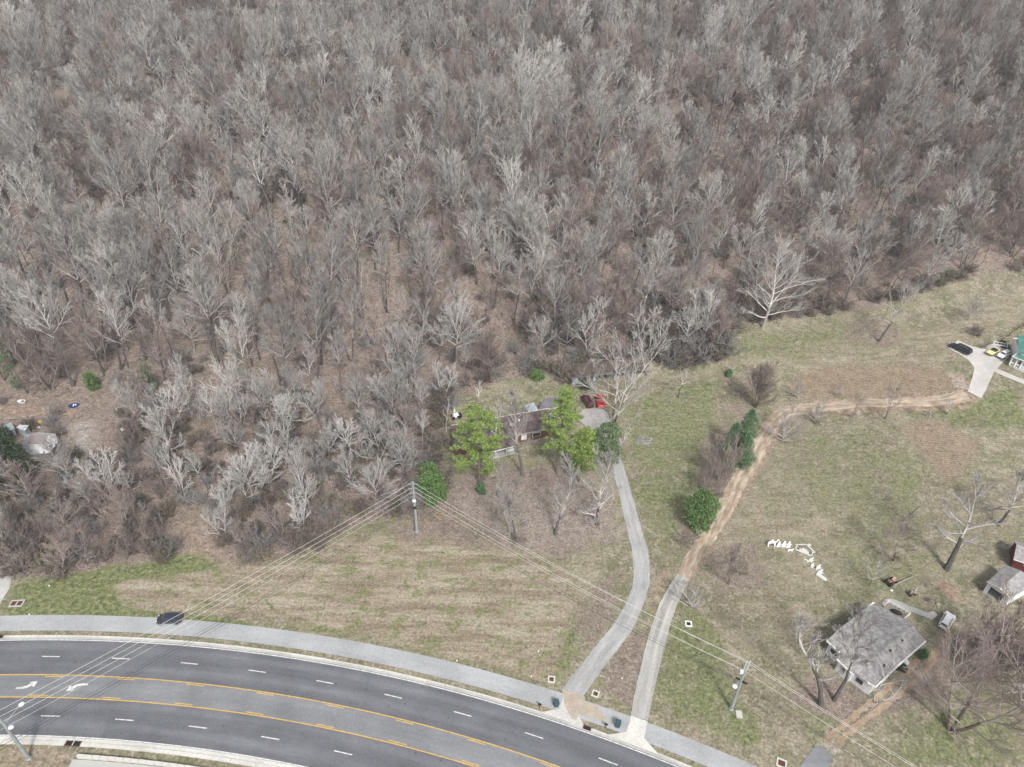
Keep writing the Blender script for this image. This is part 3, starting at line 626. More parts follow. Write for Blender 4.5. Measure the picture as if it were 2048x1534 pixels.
# the rest of the wood: one object
def scatter(name, pts, protos, label, kind='stuff'):
    """pts: (x,y,z,index,scale,rot); protos: list of lists of mesh objects that stand in the scene"""
    me_ = bpy.data.meshes.new(name); me_.from_pydata([p[:3] for p in pts], [], [])
    for nm, ty, j in (('vi', 'INT', 3), ('sc', 'FLOAT', 4), ('ro', 'FLOAT', 5)):
        at = me_.attributes.new(nm, ty, 'POINT'); at.data.foreach_set('value', [p[j] for p in pts])
    o = bpy.data.objects.new(name, me_); COL.objects.link(o); o['kind'] = kind; o['label'] = label
    g = bpy.data.node_groups.new(name, 'GeometryNodeTree'); g.interface.new_socket('Geometry', in_out='INPUT', socket_type='NodeSocketGeometry'); g.interface.new_socket('Geometry', in_out='OUTPUT', socket_type='NodeSocketGeometry')
    N, K = g.nodes, g.links; gi = N.new('NodeGroupInput'); go = N.new('NodeGroupOutput')
    j = N.new('GeometryNodeJoinGeometry'); outs = []
    for pr in protos:
        ji = N.new('GeometryNodeJoinGeometry')
        for ob in pr:
            oi = N.new('GeometryNodeObjectInfo'); oi.transform_space = 'ORIGINAL'; oi.inputs['Object'].default_value = ob; K.new(oi.outputs['Geometry'], ji.inputs[0])
        gt = N.new('GeometryNodeGeometryToInstance'); K.new(ji.outputs[0], gt.inputs[0]); K.new(gt.outputs[0], j.inputs[0])
    ip = N.new('GeometryNodeInstanceOnPoints'); K.new(gi.outputs[0], ip.inputs['Points']); K.new(j.outputs[0], ip.inputs['Instance']); ip.inputs['Pick Instance'].default_value = True
    def at(nm, ty):
        a = N.new('GeometryNodeInputNamedAttribute'); a.data_type = ty; a.inputs['Name'].default_value = nm; return a.outputs[0]
    K.new(at('vi', 'INT'), ip.inputs['Instance Index'])
    cx = N.new('ShaderNodeCombineXYZ'); K.new(at('ro', 'FLOAT'), cx.inputs[2])
    for q in (0, 1):
        rv = N.new('FunctionNodeRandomValue'); rv.data_type = 'FLOAT'; rv.inputs['Min'].default_value = -.09; rv.inputs['Max'].default_value = .09; rv.inputs['Seed'].default_value = 3+q; K.new(rv.outputs['Value'], cx.inputs[q]); K.new(cx.outputs[0], ip.inputs['Rotation']); rv = N.new('FunctionNodeRandomValue'); rv.data_type = 'FLOAT_VECTOR'; rv.inputs['Min'].default_value = (.85, .85, .84); rv.inputs['Max'].default_value = (1.18, 1.18, 1.14); vm = N.new('ShaderNodeVectorMath'); vm.operation = 'SCALE'; K.new(rv.outputs['Value'], vm.inputs[0]); K.new(at('sc', 'FLOAT'), vm.inputs['Scale']); K.new(vm.outputs[0], ip.inputs['Scale'])
    K.new(ip.outputs[0], go.inputs[0]); md = o.modifiers.new('scatter', 'NODES'); md.node_group = g; return o
protos = []; pk = {}
for k in VAR:
    for vi in range(len(VAR[k])):
        ob = next(o for o in COL.objects if o.type == 'MESH' and o.data == VAR[k][vi][1]); pk[(k, vi)] = len(protos); protos.append([c for c in ob.parent.children])
NP = len(protos)
# join order in the socket is reversed, which does not matter for kinds: map so that kinds stay where planned
scatter('woodland', [(t[0], t[1], t[2], NP-1-pk[(t[3], t[4])], t[5], t[6]) for t in rest], protos, 'far-off part of the bare winter wood covering the hillside up to its crest')
# ------------------------------------------------------------------ trees and shrubs that stand by themselves
print('yard trees')
M_flow = mat('flower_twigs', (.42, .36, .34), 1, (.52, .46, .43), .5)
def yard(u, v, vt, wpx, kind, label, frac=.3, stems=1, alo=62, ahi=22, wob=.15, lean=0, rz=0, group=None, name='bare_tree', cat='tree', n=(0, 8, 6, 4), limbs=15, r=None, up=.10, fan=.3, minz=-.15, wk=.34, seed=None, thick=1.0, rot=0):
    B = P(u, v); Ht = max(1.2, ztop(B, vt)-B.z); W = wpx*mpp(B)*wk
    t, c = MB(), MB(); k = min(1.0, max(.45, Ht/16))
    make_bare(seed or int(u*7+v), t, c, H=Ht, r=r or max(.06, .019*Ht*thick), frac=frac, stems=stems, alo=alo, ahi=ahi, wob=wob, W=W, n=n, limbs=limbs, up=up, fan=fan, minz=minz, lean=lean, rmin=(0, .052*k*thick, .028*k, .019*k))
    o = thing(name, label, cat, B, rz, group); t.obj('trunk', M_tr[kind], o); c.obj('crown', [M_cr[kind], M_lb[kind]], o); return o
yard(1228, 846, 700, 215, 'grey', 'huge spreading bare tree leaning over the red pickup and the long shed', frac=.2, stems=3, alo=72, ahi=26, wob=.22, fan=.34, up=.05, limbs=17, thick=.85, wk=.30, minz=-.2, n=(0, 6, 5, 3))
yard(1046, 950, 790, 120, 'grey', 'tall vase-shaped bare tree in front of the ranch house chimney', frac=.30, alo=42, ahi=14, wob=.14, limbs=14)
yard(986, 900, 798, 62, 'pale', 'slim whitish bare tree between the left pine and the ranch house chimney', frac=.35, alo=40, n=(0, 5, 4, 2), limbs=9)
yard(1034, 1085, 940, 118, 'grey', 'bare rounded tree with a twin trunk, leftmost of three on the front lawn', frac=.26, stems=2, alo=52, ahi=16, fan=.26)
yard(1111, 1069, 938, 105, 'grey', 'bare tree in the middle of three on the front lawn, twigs at its foot', frac=.24, alo=58, ahi=18)
yard(1195, 1050, 908, 120, 'grey', 'dense bare tree with low sweeping boughs beside the asphalt driveway bend', frac=.16, alo=84, ahi=14, minz=-.2, limbs=18)
yard(953, 808, 760, 34, 'pale', 'small pale bare tree on the back lawn behind the ranch house', frac=.35, n=(0, 4, 3, 2), limbs=8)
yard(893, 862, 796, 36, 'pale', 'slender whitish tree at the left end of the red-roofed ranch house', frac=.35, n=(0, 4, 3, 2), limbs=8)
yard(1356, 795, 738, 62, 'grey', 'broken bare tree with a snapped top right of the long shed', frac=.4, alo=85, n=(0, 4, 3, 2), limbs=7)
yard(1180, 768, 742, 70, 'grey', 'fallen leafless bough heap left of the long shed', frac=.05, stems=3, fan=1.2, alo=85, n=(0, 4, 4, 2), name='fallen_branches', cat='branches')
yard(1510, 814, 738, 105, 'brown', 'dense many-stemmed bare tree above the dark cedar row', frac=.1, stems=5, fan=.3, alo=38, ahi=12, limbs=22)
yard(1560, 880, 832, 95, 'grey', 'low broad grey thorny tree inside the bend of the gravel lane', frac=.12, stems=2, fan=.5, alo=80, ahi=25, limbs=20)
yard(1628, 842, 815, 55, 'grey', 'small grey round tree overhanging the gravel lane after its bend', frac=.15, stems=2, fan=.4, alo=75, limbs=14)
yard(1434, 957, 884, 96, 'brown', 'reddish many-stemmed bare tree between the cedars and the round holly', frac=.1, stems=5, fan=.42, alo=48, limbs=22)
yard(1414, 990, 935, 90, 'brown', 'low brownish thicket tree just above the round holly by the lane', frac=.08, stems=4, fan=.5, alo=70, limbs=18)
yard(1375, 1090, 1062, 40, 'brown', 'reddish brown brush below the round holly beside the gravel lane', frac=.05, stems=4, fan=.6, alo=70, limbs=14, name='shrub', cat='shrub')
yard(1457, 1168, 1098, 100, 'brown', 'fuzzy brown bare tree on the lawn right of where the gravel lane starts', frac=.2, alo=70, limbs=14)
yard(1368, 1206, 1178, 75, 'grey', 'small leaning bare shrub tree at the pale lane edge above the drain box', frac=.05, stems=3, fan=1.0, alo=80, limbs=12, name='shrub', cat='shrub')
yard(1644, 1409, 1225, 130, 'grey', 'tall thin bare tree left of the white cottage under the power lines', frac=.3, alo=48, lean=-.30, wob=.22)
yard(1668, 1400, 1262, 120, 'grey', 'bare tree spreading its crown over the grey cottage roof', frac=.42, alo=58, lean=.05, wob=.2)
yard(1742, 1398, 1335, 110, 'pale', 'low pale bare tree hugging the front corner of the white cottage', frac=.12, stems=2, fan=.7, alo=82, limbs=12, n=(0, 5, 4, 3))
yard(1902, 1460, 1275, 215, 'brown', 'great bare tree with a broad crown right of the two-track dirt drive', frac=.16, stems=3, fan=.34, alo=72, ahi=16, limbs=26, thick=1.1, up=.06, wk=.40)
yard(1982, 1352, 1222, 140, 'brown', 'very dense dark bare tree between the white car and the garage', frac=.12, stems=4, fan=.45, alo=60, limbs=34, wk=.36)
yard(2050, 1420, 1290, 150, 'grey', 'grey bare tree cut by the right frame edge below the garage', frac=.15, stems=3, fan=.4, alo=70, limbs=20)
yard(1893, 1138, 985, 125, 'grey', 'leaning bare tree with a thick dark trunk near the garage', frac=.3, alo=82, lean=.0, minz=-.35, thick=1.5, up=.03)
yard(1787, 1122, 1040, 95, 'brown', 'round brownish bare tree on the lawn above the garden tractor', frac=.14, alo=86, ahi=25, minz=-.3, limbs=18)
yard(1996, 1050, 955, 90, 'grey', 'bare tree with ivy-dark trunk at the right frame edge above the barn', frac=.3, alo=70, thick=1.4)
yard(1738, 1172, 1120, 70, 'grey', 'faint small grey tree just behind the white cottage', frac=.2, alo=70, n=(0, 5, 4, 3), thick=.7)
yard(1525, 655, 500, 165, 'pale', 'large white drooping bare tree standing out at the edge of the wood', frac=.14, alo=80, ahi=16, minz=-.25, limbs=20, thick=1.1, up=.05, wk=.36)
yard(1757, 683, 540, 105, 'grey', 'tall grey bare tree standing alone in the right-hand field before the wood', frac=.34, alo=68, n=(0, 6, 5, 3), lean=.05)
yard(1938, 641, 572, 82, 'grey', 'short grey round-headed tree in the upper right field', frac=.22, alo=60, limbs=14)
yard(1700, 833, 796, 24, 'brown', 'small reddish sapling at the gravel lane, nearest to the bend', frac=.2, stems=2, alo=45, n=(0, 4, 3, 2), limbs=8)
yard(1770, 838, 768, 70, 'grey', 'pale grey bare tree leaning over the middle of the gravel lane', frac=.25, alo=66, n=(0, 5, 4, 3))
yard(1820, 825, 802, 18, 'brown', 'tiny dark red bush at the lower side of the gravel lane', frac=.1, stems=4, alo=45, n=(0, 4, 3, 2), limbs=10, name='shrub', cat='shrub')
yard(1893, 828, 795, 50, 'grey', 'faint thin bare tree at the lane near the concrete driveway', frac=.3, alo=66, n=(0, 4, 3, 2), limbs=10)
yard(1592, 795, 765, 44, 'grey', 'pale bare bush left of the ploughed garden strip', frac=.1, stems=3, alo=60, n=(0, 5, 4, 2))
yard(1676, 792, 768, 28, 'grey', 'smallest grey bush standing inside the ploughed garden strip', frac=.1, stems=3, alo=60, n=(0, 4, 4, 2), limbs=9)
yard(1950, 668, 650, 40, 'brown', 'low dark brown bush above the parked black wagon', frac=.05, stems=4, fan=.8, alo=75, name='shrub', cat='shrub')
yard(1968, 698, 664, 30, 'brown', 'small coppery tree with a few leaves left of the yellow roadster', frac=.2, alo=55, n=(0, 5, 4, 3))
yard(1240, 892, 850, 40, 'pale', 'whitish leaning bush tucked behind the magnolia', frac=.1, stems=3, fan=.6, alo=60, n=(0, 4, 3, 2))
yard(1818, 1030, 1000, 22, 'grey', 'leaning dead snag with a pale broken top on the lawn', frac=.7, lean=.5, limbs=4, n=(0, 3, 2, 1), thick=2.0, name='dead_snag', cat='snag')
# brush heaps
def heap(u, v, r, label, m, name='brush_pile', cat='brush pile', n=150):
    B = P(u, v); mb = MB(); rs = random.Random(int(u))
    for i in range(n):
        a = rs.uniform(0, 6.28); q = r*sqrt(rs.random()); b = rs.uniform(0, 6.28); L = rs.uniform(.5, 1.6); z = (1-(q/r)**2)*r*.38*rs.random()+.05
        c = Vector((q*cos(a), q*sin(a)*.8, z)); d = Vector((cos(b), sin(b), rs.uniform(-.25, .35)))*L*.5; fast_tube(mb, [c-d, c+Vector((rs.uniform(-.1, .1),)*3), c+d], [.035, .03, .02], 3)
    o = mb.obj(name, m, loc=B); return tag(o, label, cat)
heap(1285, 881, 2.2, 'heap of cut grey brush on the grass right of the magnolia', M_cr['grey'])
heap(1040, 1082, 1.6, 'dark brush around the foot of the leftmost front lawn tree', M_cr['brown'], 'brush_pile')
heap(1855, 1200, .5, 'short reddish stump and twigs by the bare dirt patch', M_cr['brown'], 'brush_pile', n=30)

def leafmat(name, a, b, c, s=1.2):
    m = bpy.data.materials.new(name); m.use_nodes = True; n = m.node_tree.nodes; l = m.node_tree.links; bs = n['Principled BSDF']; bs.inputs['Roughness'].default_value = .6; bs.inputs['Specular IOR Level'].default_value = .3
    g = n.new('ShaderNodeNewGeometry'); r = n.new('ShaderNodeValToRGB'); e = r.color_ramp.elements; e.new(.5)
    for i, (p, q) in enumerate(((0, a), (.5, b), (1, c))): e[i].position = p; e[i].color = (*q, 1)
    l.new(g.outputs['Random Per Island'], r.inputs[0]); l.new(r.outputs[0], bs.inputs['Base Color'])
    return m
L_pine = leafmat('pine_needles', (.07, .15, .035), (.20, .30, .065), (.39, .45, .12))
L_mag = leafmat('magnolia_leaves', (.04, .08, .035), (.10, .16, .07), (.26, .33, .18))
L_hol = leafmat('holly_leaves', (.035, .085, .025), (.085, .165, .045), (.21, .31, .10))
L_ced = leafmat('cedar_leaves', (.04, .09, .05), (.09, .17, .08), (.17, .26, .12))
L_dark = leafmat('dark_leaves', (.03, .055, .03), (.055, .085, .045), (.10, .13, .07))
L_oliv = leafmat('olive_leaves', (.10, .10, .05), (.165, .155, .085), (.24, .21, .13))
L_copp = leafmat('dry_leaves', (.28, .19, .13), (.38, .28, .20), (.50, .40, .31))
def tri_leaf(mb, c, d, L, w):
    a = d.orthogonal().normalized()*w; mb.add([c-a, c+a, c+d*L+a*.4, c+d*L-a*.4], [(0, 1, 2, 3)])
def clumpball(mb, c, r, n, L, w, rs, flat=.7):
    for _ in range(n):
        d = Vector((rs.gauss(0, 1), rs.gauss(0, 1), rs.gauss(.25, .8))).normalized(); p = c+Vector((d.x*r*rs.random(), d.y*r*rs.random(), d.z*r*flat*rs.random())); tri_leaf(mb, p, d, L*rs.uniform(.6, 1.1), w)
def evergreen(u, v, vt, wpx, kind, label, m, name='evergreen_tree', bark='brown', n=None, low=.08, cat='tree', seed=None, sx=1.0, leafn=22, dx=0, group=None):
    B = P(u, v); Ht = max(.7, ztop(B, vt)-B.z); R = wpx*mpp(B)/2; rs = random.Random(seed or int(u+v)); o = thing(name, label, cat, B, 0, group); t, f = MB(), MB()
    if kind == 'pine':
        pts = [Vector((0, 0, -.5))]; p = Vector((0, 0, -.5))
        for i in range(9): p = p+Vector((rs.uniform(-.12, .12)+dx*.12, rs.uniform(-.1, .1), (Ht+.3)/9)); pts.append(p.copy())
        fast_tube(t, pts, [.34*(1-.85*i/9) for i in range(10)], 8); N = 44
        for j in range(N):
            tt = low+(.99-low)*(j+rs.random())/N; x = tt*9; i = min(int(x), 8); q = pts[i].lerp(pts[i+1], x-i); a = 2.4*j+rs.uniform(-.6, .6); k = (tt-low)/(1-low)
            L = R*(sqrt(max(.02, 1-((k-.36)/.66)**2)))*rs.choice((.5, .7, .9, 1.0, 1.15))*rs.uniform(.85, 1.1); d = Vector((cos(a), sin(a), .22+.5*k)).normalized(); e = q+d*L
            fast_tube(t, [q, q.lerp(e, .5)+Vector((0, 0, -.2)), e], [.09, .06, .03], 4)
            for s in range(int(3+L*1.5)):
                w_ = rs.uniform(.42, 1.0); c = q.lerp(e, w_)+Vector((rs.gauss(0, .55), rs.gauss(0, .55), rs.gauss(.25, .35)))
                clumpball(f, c, .58, 52, .34, .048, rs)
    else:
        fast_tube(t, [Vector((0, 0, -.4)), Vector((.1, 0, Ht*.5)), Vector((0, 0, Ht*.85))], [.22, .14, .04], 7); N = n or int(60+26*R*Ht/3)
        for j in range(N):
            a = rs.uniform(0, 6.283); k = rs.random()
            if kind == 'cone': k = k**1.4; rad = R*(1-k)**.6*(.5+.6*rs.random())*(.85+.3*sin(a*3+k*6+seed_(u)))
            else: rad = R*sqrt(max(0, 1-((k-.42)/.60)**2))*(.45+.62*rs.random()**.5)*(.84+.2*sin(a*2+k*5+seed_(u))+.12*sin(a*5-k*9))
            c = Vector((cos(a)*rad, sin(a)*rad*sx, Ht*(low+(1-low)*k)*.97)); clumpball(f, c, .5 if R > 1.6 else .28, leafn, .26 if R > 1.6 else .16, .085 if kind != 'cone' else .06, rs, .9)
    t.obj('trunk', M_tr[bark], o); f.obj('crown', m, o); return o
def seed_(u): return u % 6
evergreen(959, 972, 826, 104, 'pine', 'bright green pine with an uneven crown, left of the two before the ranch house', L_pine, 'pine_tree', low=.26, dx=-.3)
evergreen(1113, 945, 780, 70, 'pine', 'tall bright green pine at the driveway end of the ranch house', L_pine, 'pine_tree', low=.30, dx=1.0)
evergreen(1158, 965, 862, 52, 'pine', 'shorter yellow-green pine between the tall pine and the magnolia', L_pine, 'pine_tree', low=.28, dx=.4)
evergreen(1208, 918, 850, 72, 'round', 'dark glossy magnolia beside the parking pad', L_mag, 'magnolia_tree', leafn=26)
evergreen(1178, 905, 868, 40, 'round', 'dull dark evergreen bush between the pines and the magnolia', L_dark, 'shrub', cat='shrub')
evergreen(862, 1003, 926, 46, 'round', 'tall glossy green holly behind the middle power pole', L_hol, 'holly_tree', leafn=26, low=.02)
evergreen(884, 1000, 962, 26, 'round', 'lower green bush leaning on the tall holly by the power pole', L_hol, 'holly_bush', cat='shrub')
evergreen(1480, 915, 818, 60, 'cone', 'tallest dark cedar of the row beside the gravel lane', L_ced, 'cedar_tree', leafn=24, low=.02)
evergreen(1458, 912, 846, 58, 'cone', 'shorter cedar at the left of the cedar row beside the lane', L_ced, 'cedar_tree', leafn=24, low=.02)
evergreen(1480, 930, 868, 42, 'cone', 'small cedar at the lane side of the cedar row', L_ced, 'cedar_tree', leafn=24, low=.02)
evergreen(1397, 1050, 984, 64, 'round', 'round dark green holly alone beside the gravel lane', L_hol, 'holly_tree', leafn=26, low=.02)
evergreen(962, 985, 968, 22, 'round', 'small green shrub at the foot of the left pine', L_ced, 'shrub', cat='shrub', low=0)
evergreen(1456, 752, 736, 14, 'round', 'tiny dark cedar at the field corner below the wood', L_ced, 'shrub', cat='shrub', low=0)
evergreen(1074, 758, 738, 26, 'round', 'green bush at the top edge of the back lawn', L_hol, 'shrub', cat='shrub', low=0)
evergreen(1170, 775, 757, 24, 'round', 'dark green bush under the fallen boughs by the long shed', L_dark, 'shrub', cat='shrub', low=0)
evergreen(1762, 1305, 1292, 14, 'round', 'small dark conifer bush against the side wall of the white cottage', L_ced, 'shrub', cat='shrub', low=0) if False else None
evergreen(1842, 1316, 1300, 14, 'round', 'small dark bush against the side wall of the white cottage', L_ced, 'shrub', cat='shrub', low=0)
evergreen(1801, 1340, 1328, 16, 'round', 'low green bush by the white tank at the cottage side', L_dark, 'shrub', cat='shrub', low=0)
evergreen(2006, 687, 671, 13, 'round', 'round clipped dark shrub above the white trellis', L_dark, 'shrub', cat='shrub', low=0)
evergreen(2012, 695, 684, 18, 'round', 'green clipped shrub right of the white trellis', L_ced, 'shrub', cat='shrub', low=0)
evergreen(2015, 703, 695, 13, 'round', 'low dark shrub behind the white hatchback', L_dark, 'shrub', cat='shrub', low=0)
evergreen(30, 960, 862, 95, 'round', 'wide dull green bush mass at the left edge before the cabin', L_dark, 'evergreen_tree', low=.02)
evergreen(8, 900, 850, 40, 'round', 'bright green cedar at the left edge by the small grey shed', L_ced, 'cedar_tree', low=.02)
for i, (u, v, vt, w_, lab, m) in enumerate([(853, 300, 278, 20, 'small yellow-green pine deep in the wood, left of a larger one', L_hol), (890, 305, 262, 30, 'pointed green pine among the bare trees in the middle of the hillside', L_hol), (952, 285, 258, 26, 'dark pine half hidden behind white branches on the hillside', L_ced),
        (1712, 345, 300, 58, 'wide yellow-green evergreen in the right part of the wood', L_hol), (1640, 315, 258, 34, 'dull dark evergreen up the right hillside', L_dark), (800, 390, 330, 70, 'dark evergreen behind the big bare crowns in the wood', L_dark), (740, 365, 325, 46, 'dark green evergreen left of the big bare crowns in the wood', L_dark),
        (590, 440, 412, 46, 'flat green evergreen low on the left hillside', L_dark), (1905, 545, 505, 52, 'dark evergreen at the wood edge above the right field', L_ced), (840, 225, 190, 44, 'dark evergreen pair far up the hillside', L_dark), (1100, 110, 90, 16, 'tiny dark evergreen far up near the crest', L_dark), (1400, 95, 72, 26, 'small dark evergreen near the crest on the right', L_dark), (1795, 450, 428, 26, 'small green evergreen in the wood above the lone field tree', L_hol),
        (1310, 600, 560, 36, 'dim dark evergreen in the wood behind the long shed', L_dark), (2040, 70, 30, 40, 'dark evergreen at the top right corner near the crest', L_dark)]):
    evergreen(u, v, vt-12, w_*1.35, 'cone' if i % 2 == 0 else 'round', lab, m, low=.05, leafn=18)
for u, v, vt, lab in ((38, 778, 645, 'thick trunk wrapped in dark ivy at the left edge of the wood'), (188, 778, 742, 'tree stump column wrapped in bright green ivy above the clearing'), (305, 784, 715, 'leaning trunk covered with dark ivy above the blue tub')):
    evergreen(u, v, vt, 26, 'round', lab, L_ced if u != 188 else L_hol, 'ivy_trunk', n=110, low=.0)
def leafy_shrub(u, v, vt, w_, label, m, kind='brown', name='shrub'):
    o = yard(u, v, vt, w_, kind, label, frac=.05, stems=5, fan=.6, alo=70, name=name, cat='shrub', n=(0, 5, 4, 2), limbs=16)
    return o
# brush that stands in the wood's edge: a few single bushes, the mass as one object
M_bs = {'grey': mat('brush_grey', (.20, .19, .18), 1, (.31, .295, .28), .5, rnd=.3), 'brown': mat('brush_brown', (.15, .125, .11), 1, (.25, .215, .195), .5, rnd=.3)}
def brush(seed, H_, W_, kind, leaf=None):
    t, c = MB(), MB(); make_bare(seed, t, c, H=H_, r=.06, frac=.03, stems=6, fan=.75, limbs=26, alo=75, ahi=20, W=W_, wob=.3, n=(0, 5, 4, 2), rmin=(0, .035, .026, .020), depth=3)
    o = thing('brush', '', 'bush', (0, 0, 0)); t.obj('stem', M_tr[kind], o); c.obj('twigs', M_bs[kind], o)
    if leaf:
        f = MB(); rs = random.Random(seed)
        for _ in range(80): clumpball(f, Vector((rs.gauss(0, W_*.6), rs.gauss(0, W_*.6), rs.uniform(.2, H_*.8))), .4, 9, .2, .06, rs)
        f.obj('leaves', leaf, o)
    return o
BR = [brush(1, 3.0, 1.5, 'brown'), brush(2, 3.6, 1.6, 'grey'), brush(3, 2.4, 1.6, 'brown', L_oliv), brush(4, 3.2, 1.5, 'brown', L_oliv)]
for o, (u, v, lab) in zip(BR, [(1390, 728, 'grey-brown bush at the dark wood corner right of the long shed'), (905, 812, 'grey bush at the left end of the back lawn'), (640, 1092, 'olive leafy bush at the wood edge left of the power pole'), (330, 1118, 'olive bush at the thicket edge beside the brown track')]):
    o.location = P(u, v); o['label'] = lab
ub = []; rs = random.Random(5)
for gy in np.arange(60, 400, 3.4):
    for gx in np.arange(-300, 300, 3.4):
        ub.append((gx+rs.uniform(-1.6, 1.6), gy+rs.uniform(-1.6, 1.6), rs.random(), rs.random(), rs.random(), rs.random()))
ub = np.array(ub); bz = hterr(ub[:, 0], ub[:, 1]); bu, bv, bd = proj(ub[:, 0], ub[:, 1], bz)
okb = (bd > 30) & (bu > -150) & (bu < 2200) & (bv > -60) & inpoly(bu, bv, TREELINE) & ~inpoly(bu, bv, CLEAR) & ~inpoly(bu, bv, CLEAR2)
edge = ~(inpoly(bu, bv+20, TREELINE) & inpoly(bu+14, bv+12, TREELINE)); nb = vnoise(ub[:, 0], ub[:, 1], 16, 4)
lowl = (bv > 830) & (bu < 900); dark = (bu > 1280) & (bu < 1460) & (bv > 600)
clr = inpoly(bu, bv, CLEAR) & (nb > .45); okb |= clr & (bd > 30); prob = np.where(clr, .16, np.where(edge, .97, np.where(lowl, .75, np.where(dark, .95, np.where((bu < 720) & (bv < 800), .05, np.where(nb > .62, .36, .08))))))
okb &= ub[:, 2] < prob
bp_ = [(ub[i, 0], ub[i, 1], bz[i], int(ub[i, 3]*4) if (lowl[i] or edge[i]) else int(ub[i, 3]*2), .55+.6*ub[i, 4]+.55*(dark[i] and nb[i] > .3)+.25*edge[i], ub[i, 5]*6.28) for i in np.nonzero(okb)[0]]
print('brush', len(bp_))
scatter('undergrowth', [(p[0], p[1], p[2], 3-p[3], p[4], p[5]) for p in bp_], [list(o.children) for o in BR], 'tangled leafless undergrowth along the wood edges and between the trees')
# ------------------------------------------------------------------ buildings
print('buildings')
M_shin = mat('grey_shingles', (.25, .24, .24), .95, (.38, .365, .36), 1.6, detail=8, lo=.4, hi=.6); M_shin2 = mat('maroon_shingles', (.15, .10, .098), .95, (.27, .20, .19), 1.2, detail=8, lo=.4, hi=.6)
M_shin3 = mat('dark_shingles', (.10, .082, .08), .95, (.20, .165, .155), 1.2, detail=8, lo=.4, hi=.6); M_purp = mat('purple_roof', (.15, .14, .165), .9, (.20, .18, .20), .8)
M_sid = mat('white_siding', (.84, .85, .86), .7, (.76, .77, .79), 1.5); M_trim = mat('white_trim', (.80, .80, .78), .6); M_glass = mat('dark_glass', (.035, .045, .055), .08, spec=.8)
M_brick = mat('red_brick', (.13, .06, .045), .9, (.20, .10, .075), 5); M_cream = mat('cream_wall', (.52, .49, .42), .85, (.44, .41, .35), 1.5); M_tin = mat('bluish_tin', (.45, .53, .56), .45, (.55, .61, .63), .9, metal=.3)  # brick colour is darkened to carry the shade on the ranch front wall
M_blue = mat('blue_wall', (.36, .42, .52), .8, (.45, .50, .58), 1.2); M_dark = mat('dark_inside', (.02, .02, .022), .95); M_barn = mat('barn_red', (.12, .03, .03), .85, (.13, .03, .03), 2)
M_teal = mat('green_metal_roof', (.06, .20, .165), .45, (.09, .25, .21), .8); M_wood = mat('grey_wood', (.33, .30, .26), .9, (.24, .21, .18), 3); M_brow = mat('brown_wood', (.12, .075, .05), .9, (.17, .11, .07), 3)
M_mossy = mat('mossy_roof', (.15, .125, .10), .95, (.10, .085, .07), .6); M_steel = mat('galvanised', (.42, .47, .50), .45, (.50, .55, .58), 2, metal=.5); M_tarp = mat('weathered_tarp', (.62, .63, .64), .8, (.42, .43, .44), 1.2, detail=6)
M_blk = mat('black_plastic', (.02, .02, .022), .5); M_rust = mat('rusty_iron', (.16, .07, .045), .85, (.10, .05, .035), 4); M_lamp = mat('lamp_grey', (.75, .77, .78), .4); M_grn = mat('bin_green', (.035, .075, .085), .5); M_grn2 = mat('bin_lid', (.05, .10, .11), .45)
def inset(poly, d):
    n = len(poly); A = sum(poly[i][0]*poly[(i+1) % n][1]-poly[(i+1) % n][0]*poly[i][1] for i in range(n)); s = 1 if A > 0 else -1; out = []
    for i in range(n):
        p, q, r = Vector(poly[i-1][:2]), Vector(poly[i][:2]), Vector(poly[(i+1) % n][:2]); a = (q-p).normalized(); b = (r-q).normalized()
        na = Vector((-a.y, a.x))*s; nb = Vector((-b.y, b.x))*s; m = (na+nb); k = d/max(.35, m.dot(na)); out.append(q+m*k)
    return out
def local(B, pts): return [Vector((p[0]-B.x, p[1]-B.y, p[2]-B.z)) if len(p) > 2 else Vector((p[0]-B.x, p[1]-B.y)) for p in pts]
def walls(parent, B, poly, z0, z1, m, name='wall'):
    mb = MB(); mb.prism([(p[0]-B.x, p[1]-B.y) for p in poly], z0-B.z, z1-B.z); o = mb.obj(name, m, parent)
    return o
def roof(parent, B, faces, m, th=.16, name='roof'):
    mb = MB()
    for f in faces: mb.slab(local(B, f), th)
    return mb.obj(name, m, parent)
def bar(parent, B, a, b, w_, h, m, name):
    mb = MB(); a = Vector(a)-B; b = Vector(b)-B; d = b-a; L = d.length; rz = math.atan2(d.y, d.x); ry = -math.asin(d.z/L); mb.box((a+b)/2, (L, w_, h), rz=rz, ry=ry); return mb.obj(name, m, parent)
def window(parent, B, a, b, t0, t1, z0, z1, out, m=None, frame=True, name='window', kid='pane'):
    a = Vector(a[:2]); b = Vector(b[:2]); p = a.lerp(b, t0); q = a.lerp(b, t1); n = (b-a).normalized(); n = Vector((n.y, -n.x))
    if n.dot(out) < 0: n = -n
    c = (p+q)/2; rz = math.atan2(q.y-p.y, q.x-p.x); L = (q-p).length; mb = MB(); cc = Vector((c.x+n.x*.05-B.x, c.y+n.y*.05-B.y, (z0+z1)/2-B.z)); mb.box(cc, (L+.2, .08, z1-z0+.2), rz=rz); o = mb.obj(name, M_trim, parent)
    mb = MB(); mb.box(cc+Vector((n.x*.03, n.y*.03, 0)), (L, .08, z1-z0), rz=rz); mb.obj(kid, m or M_glass, o); return o
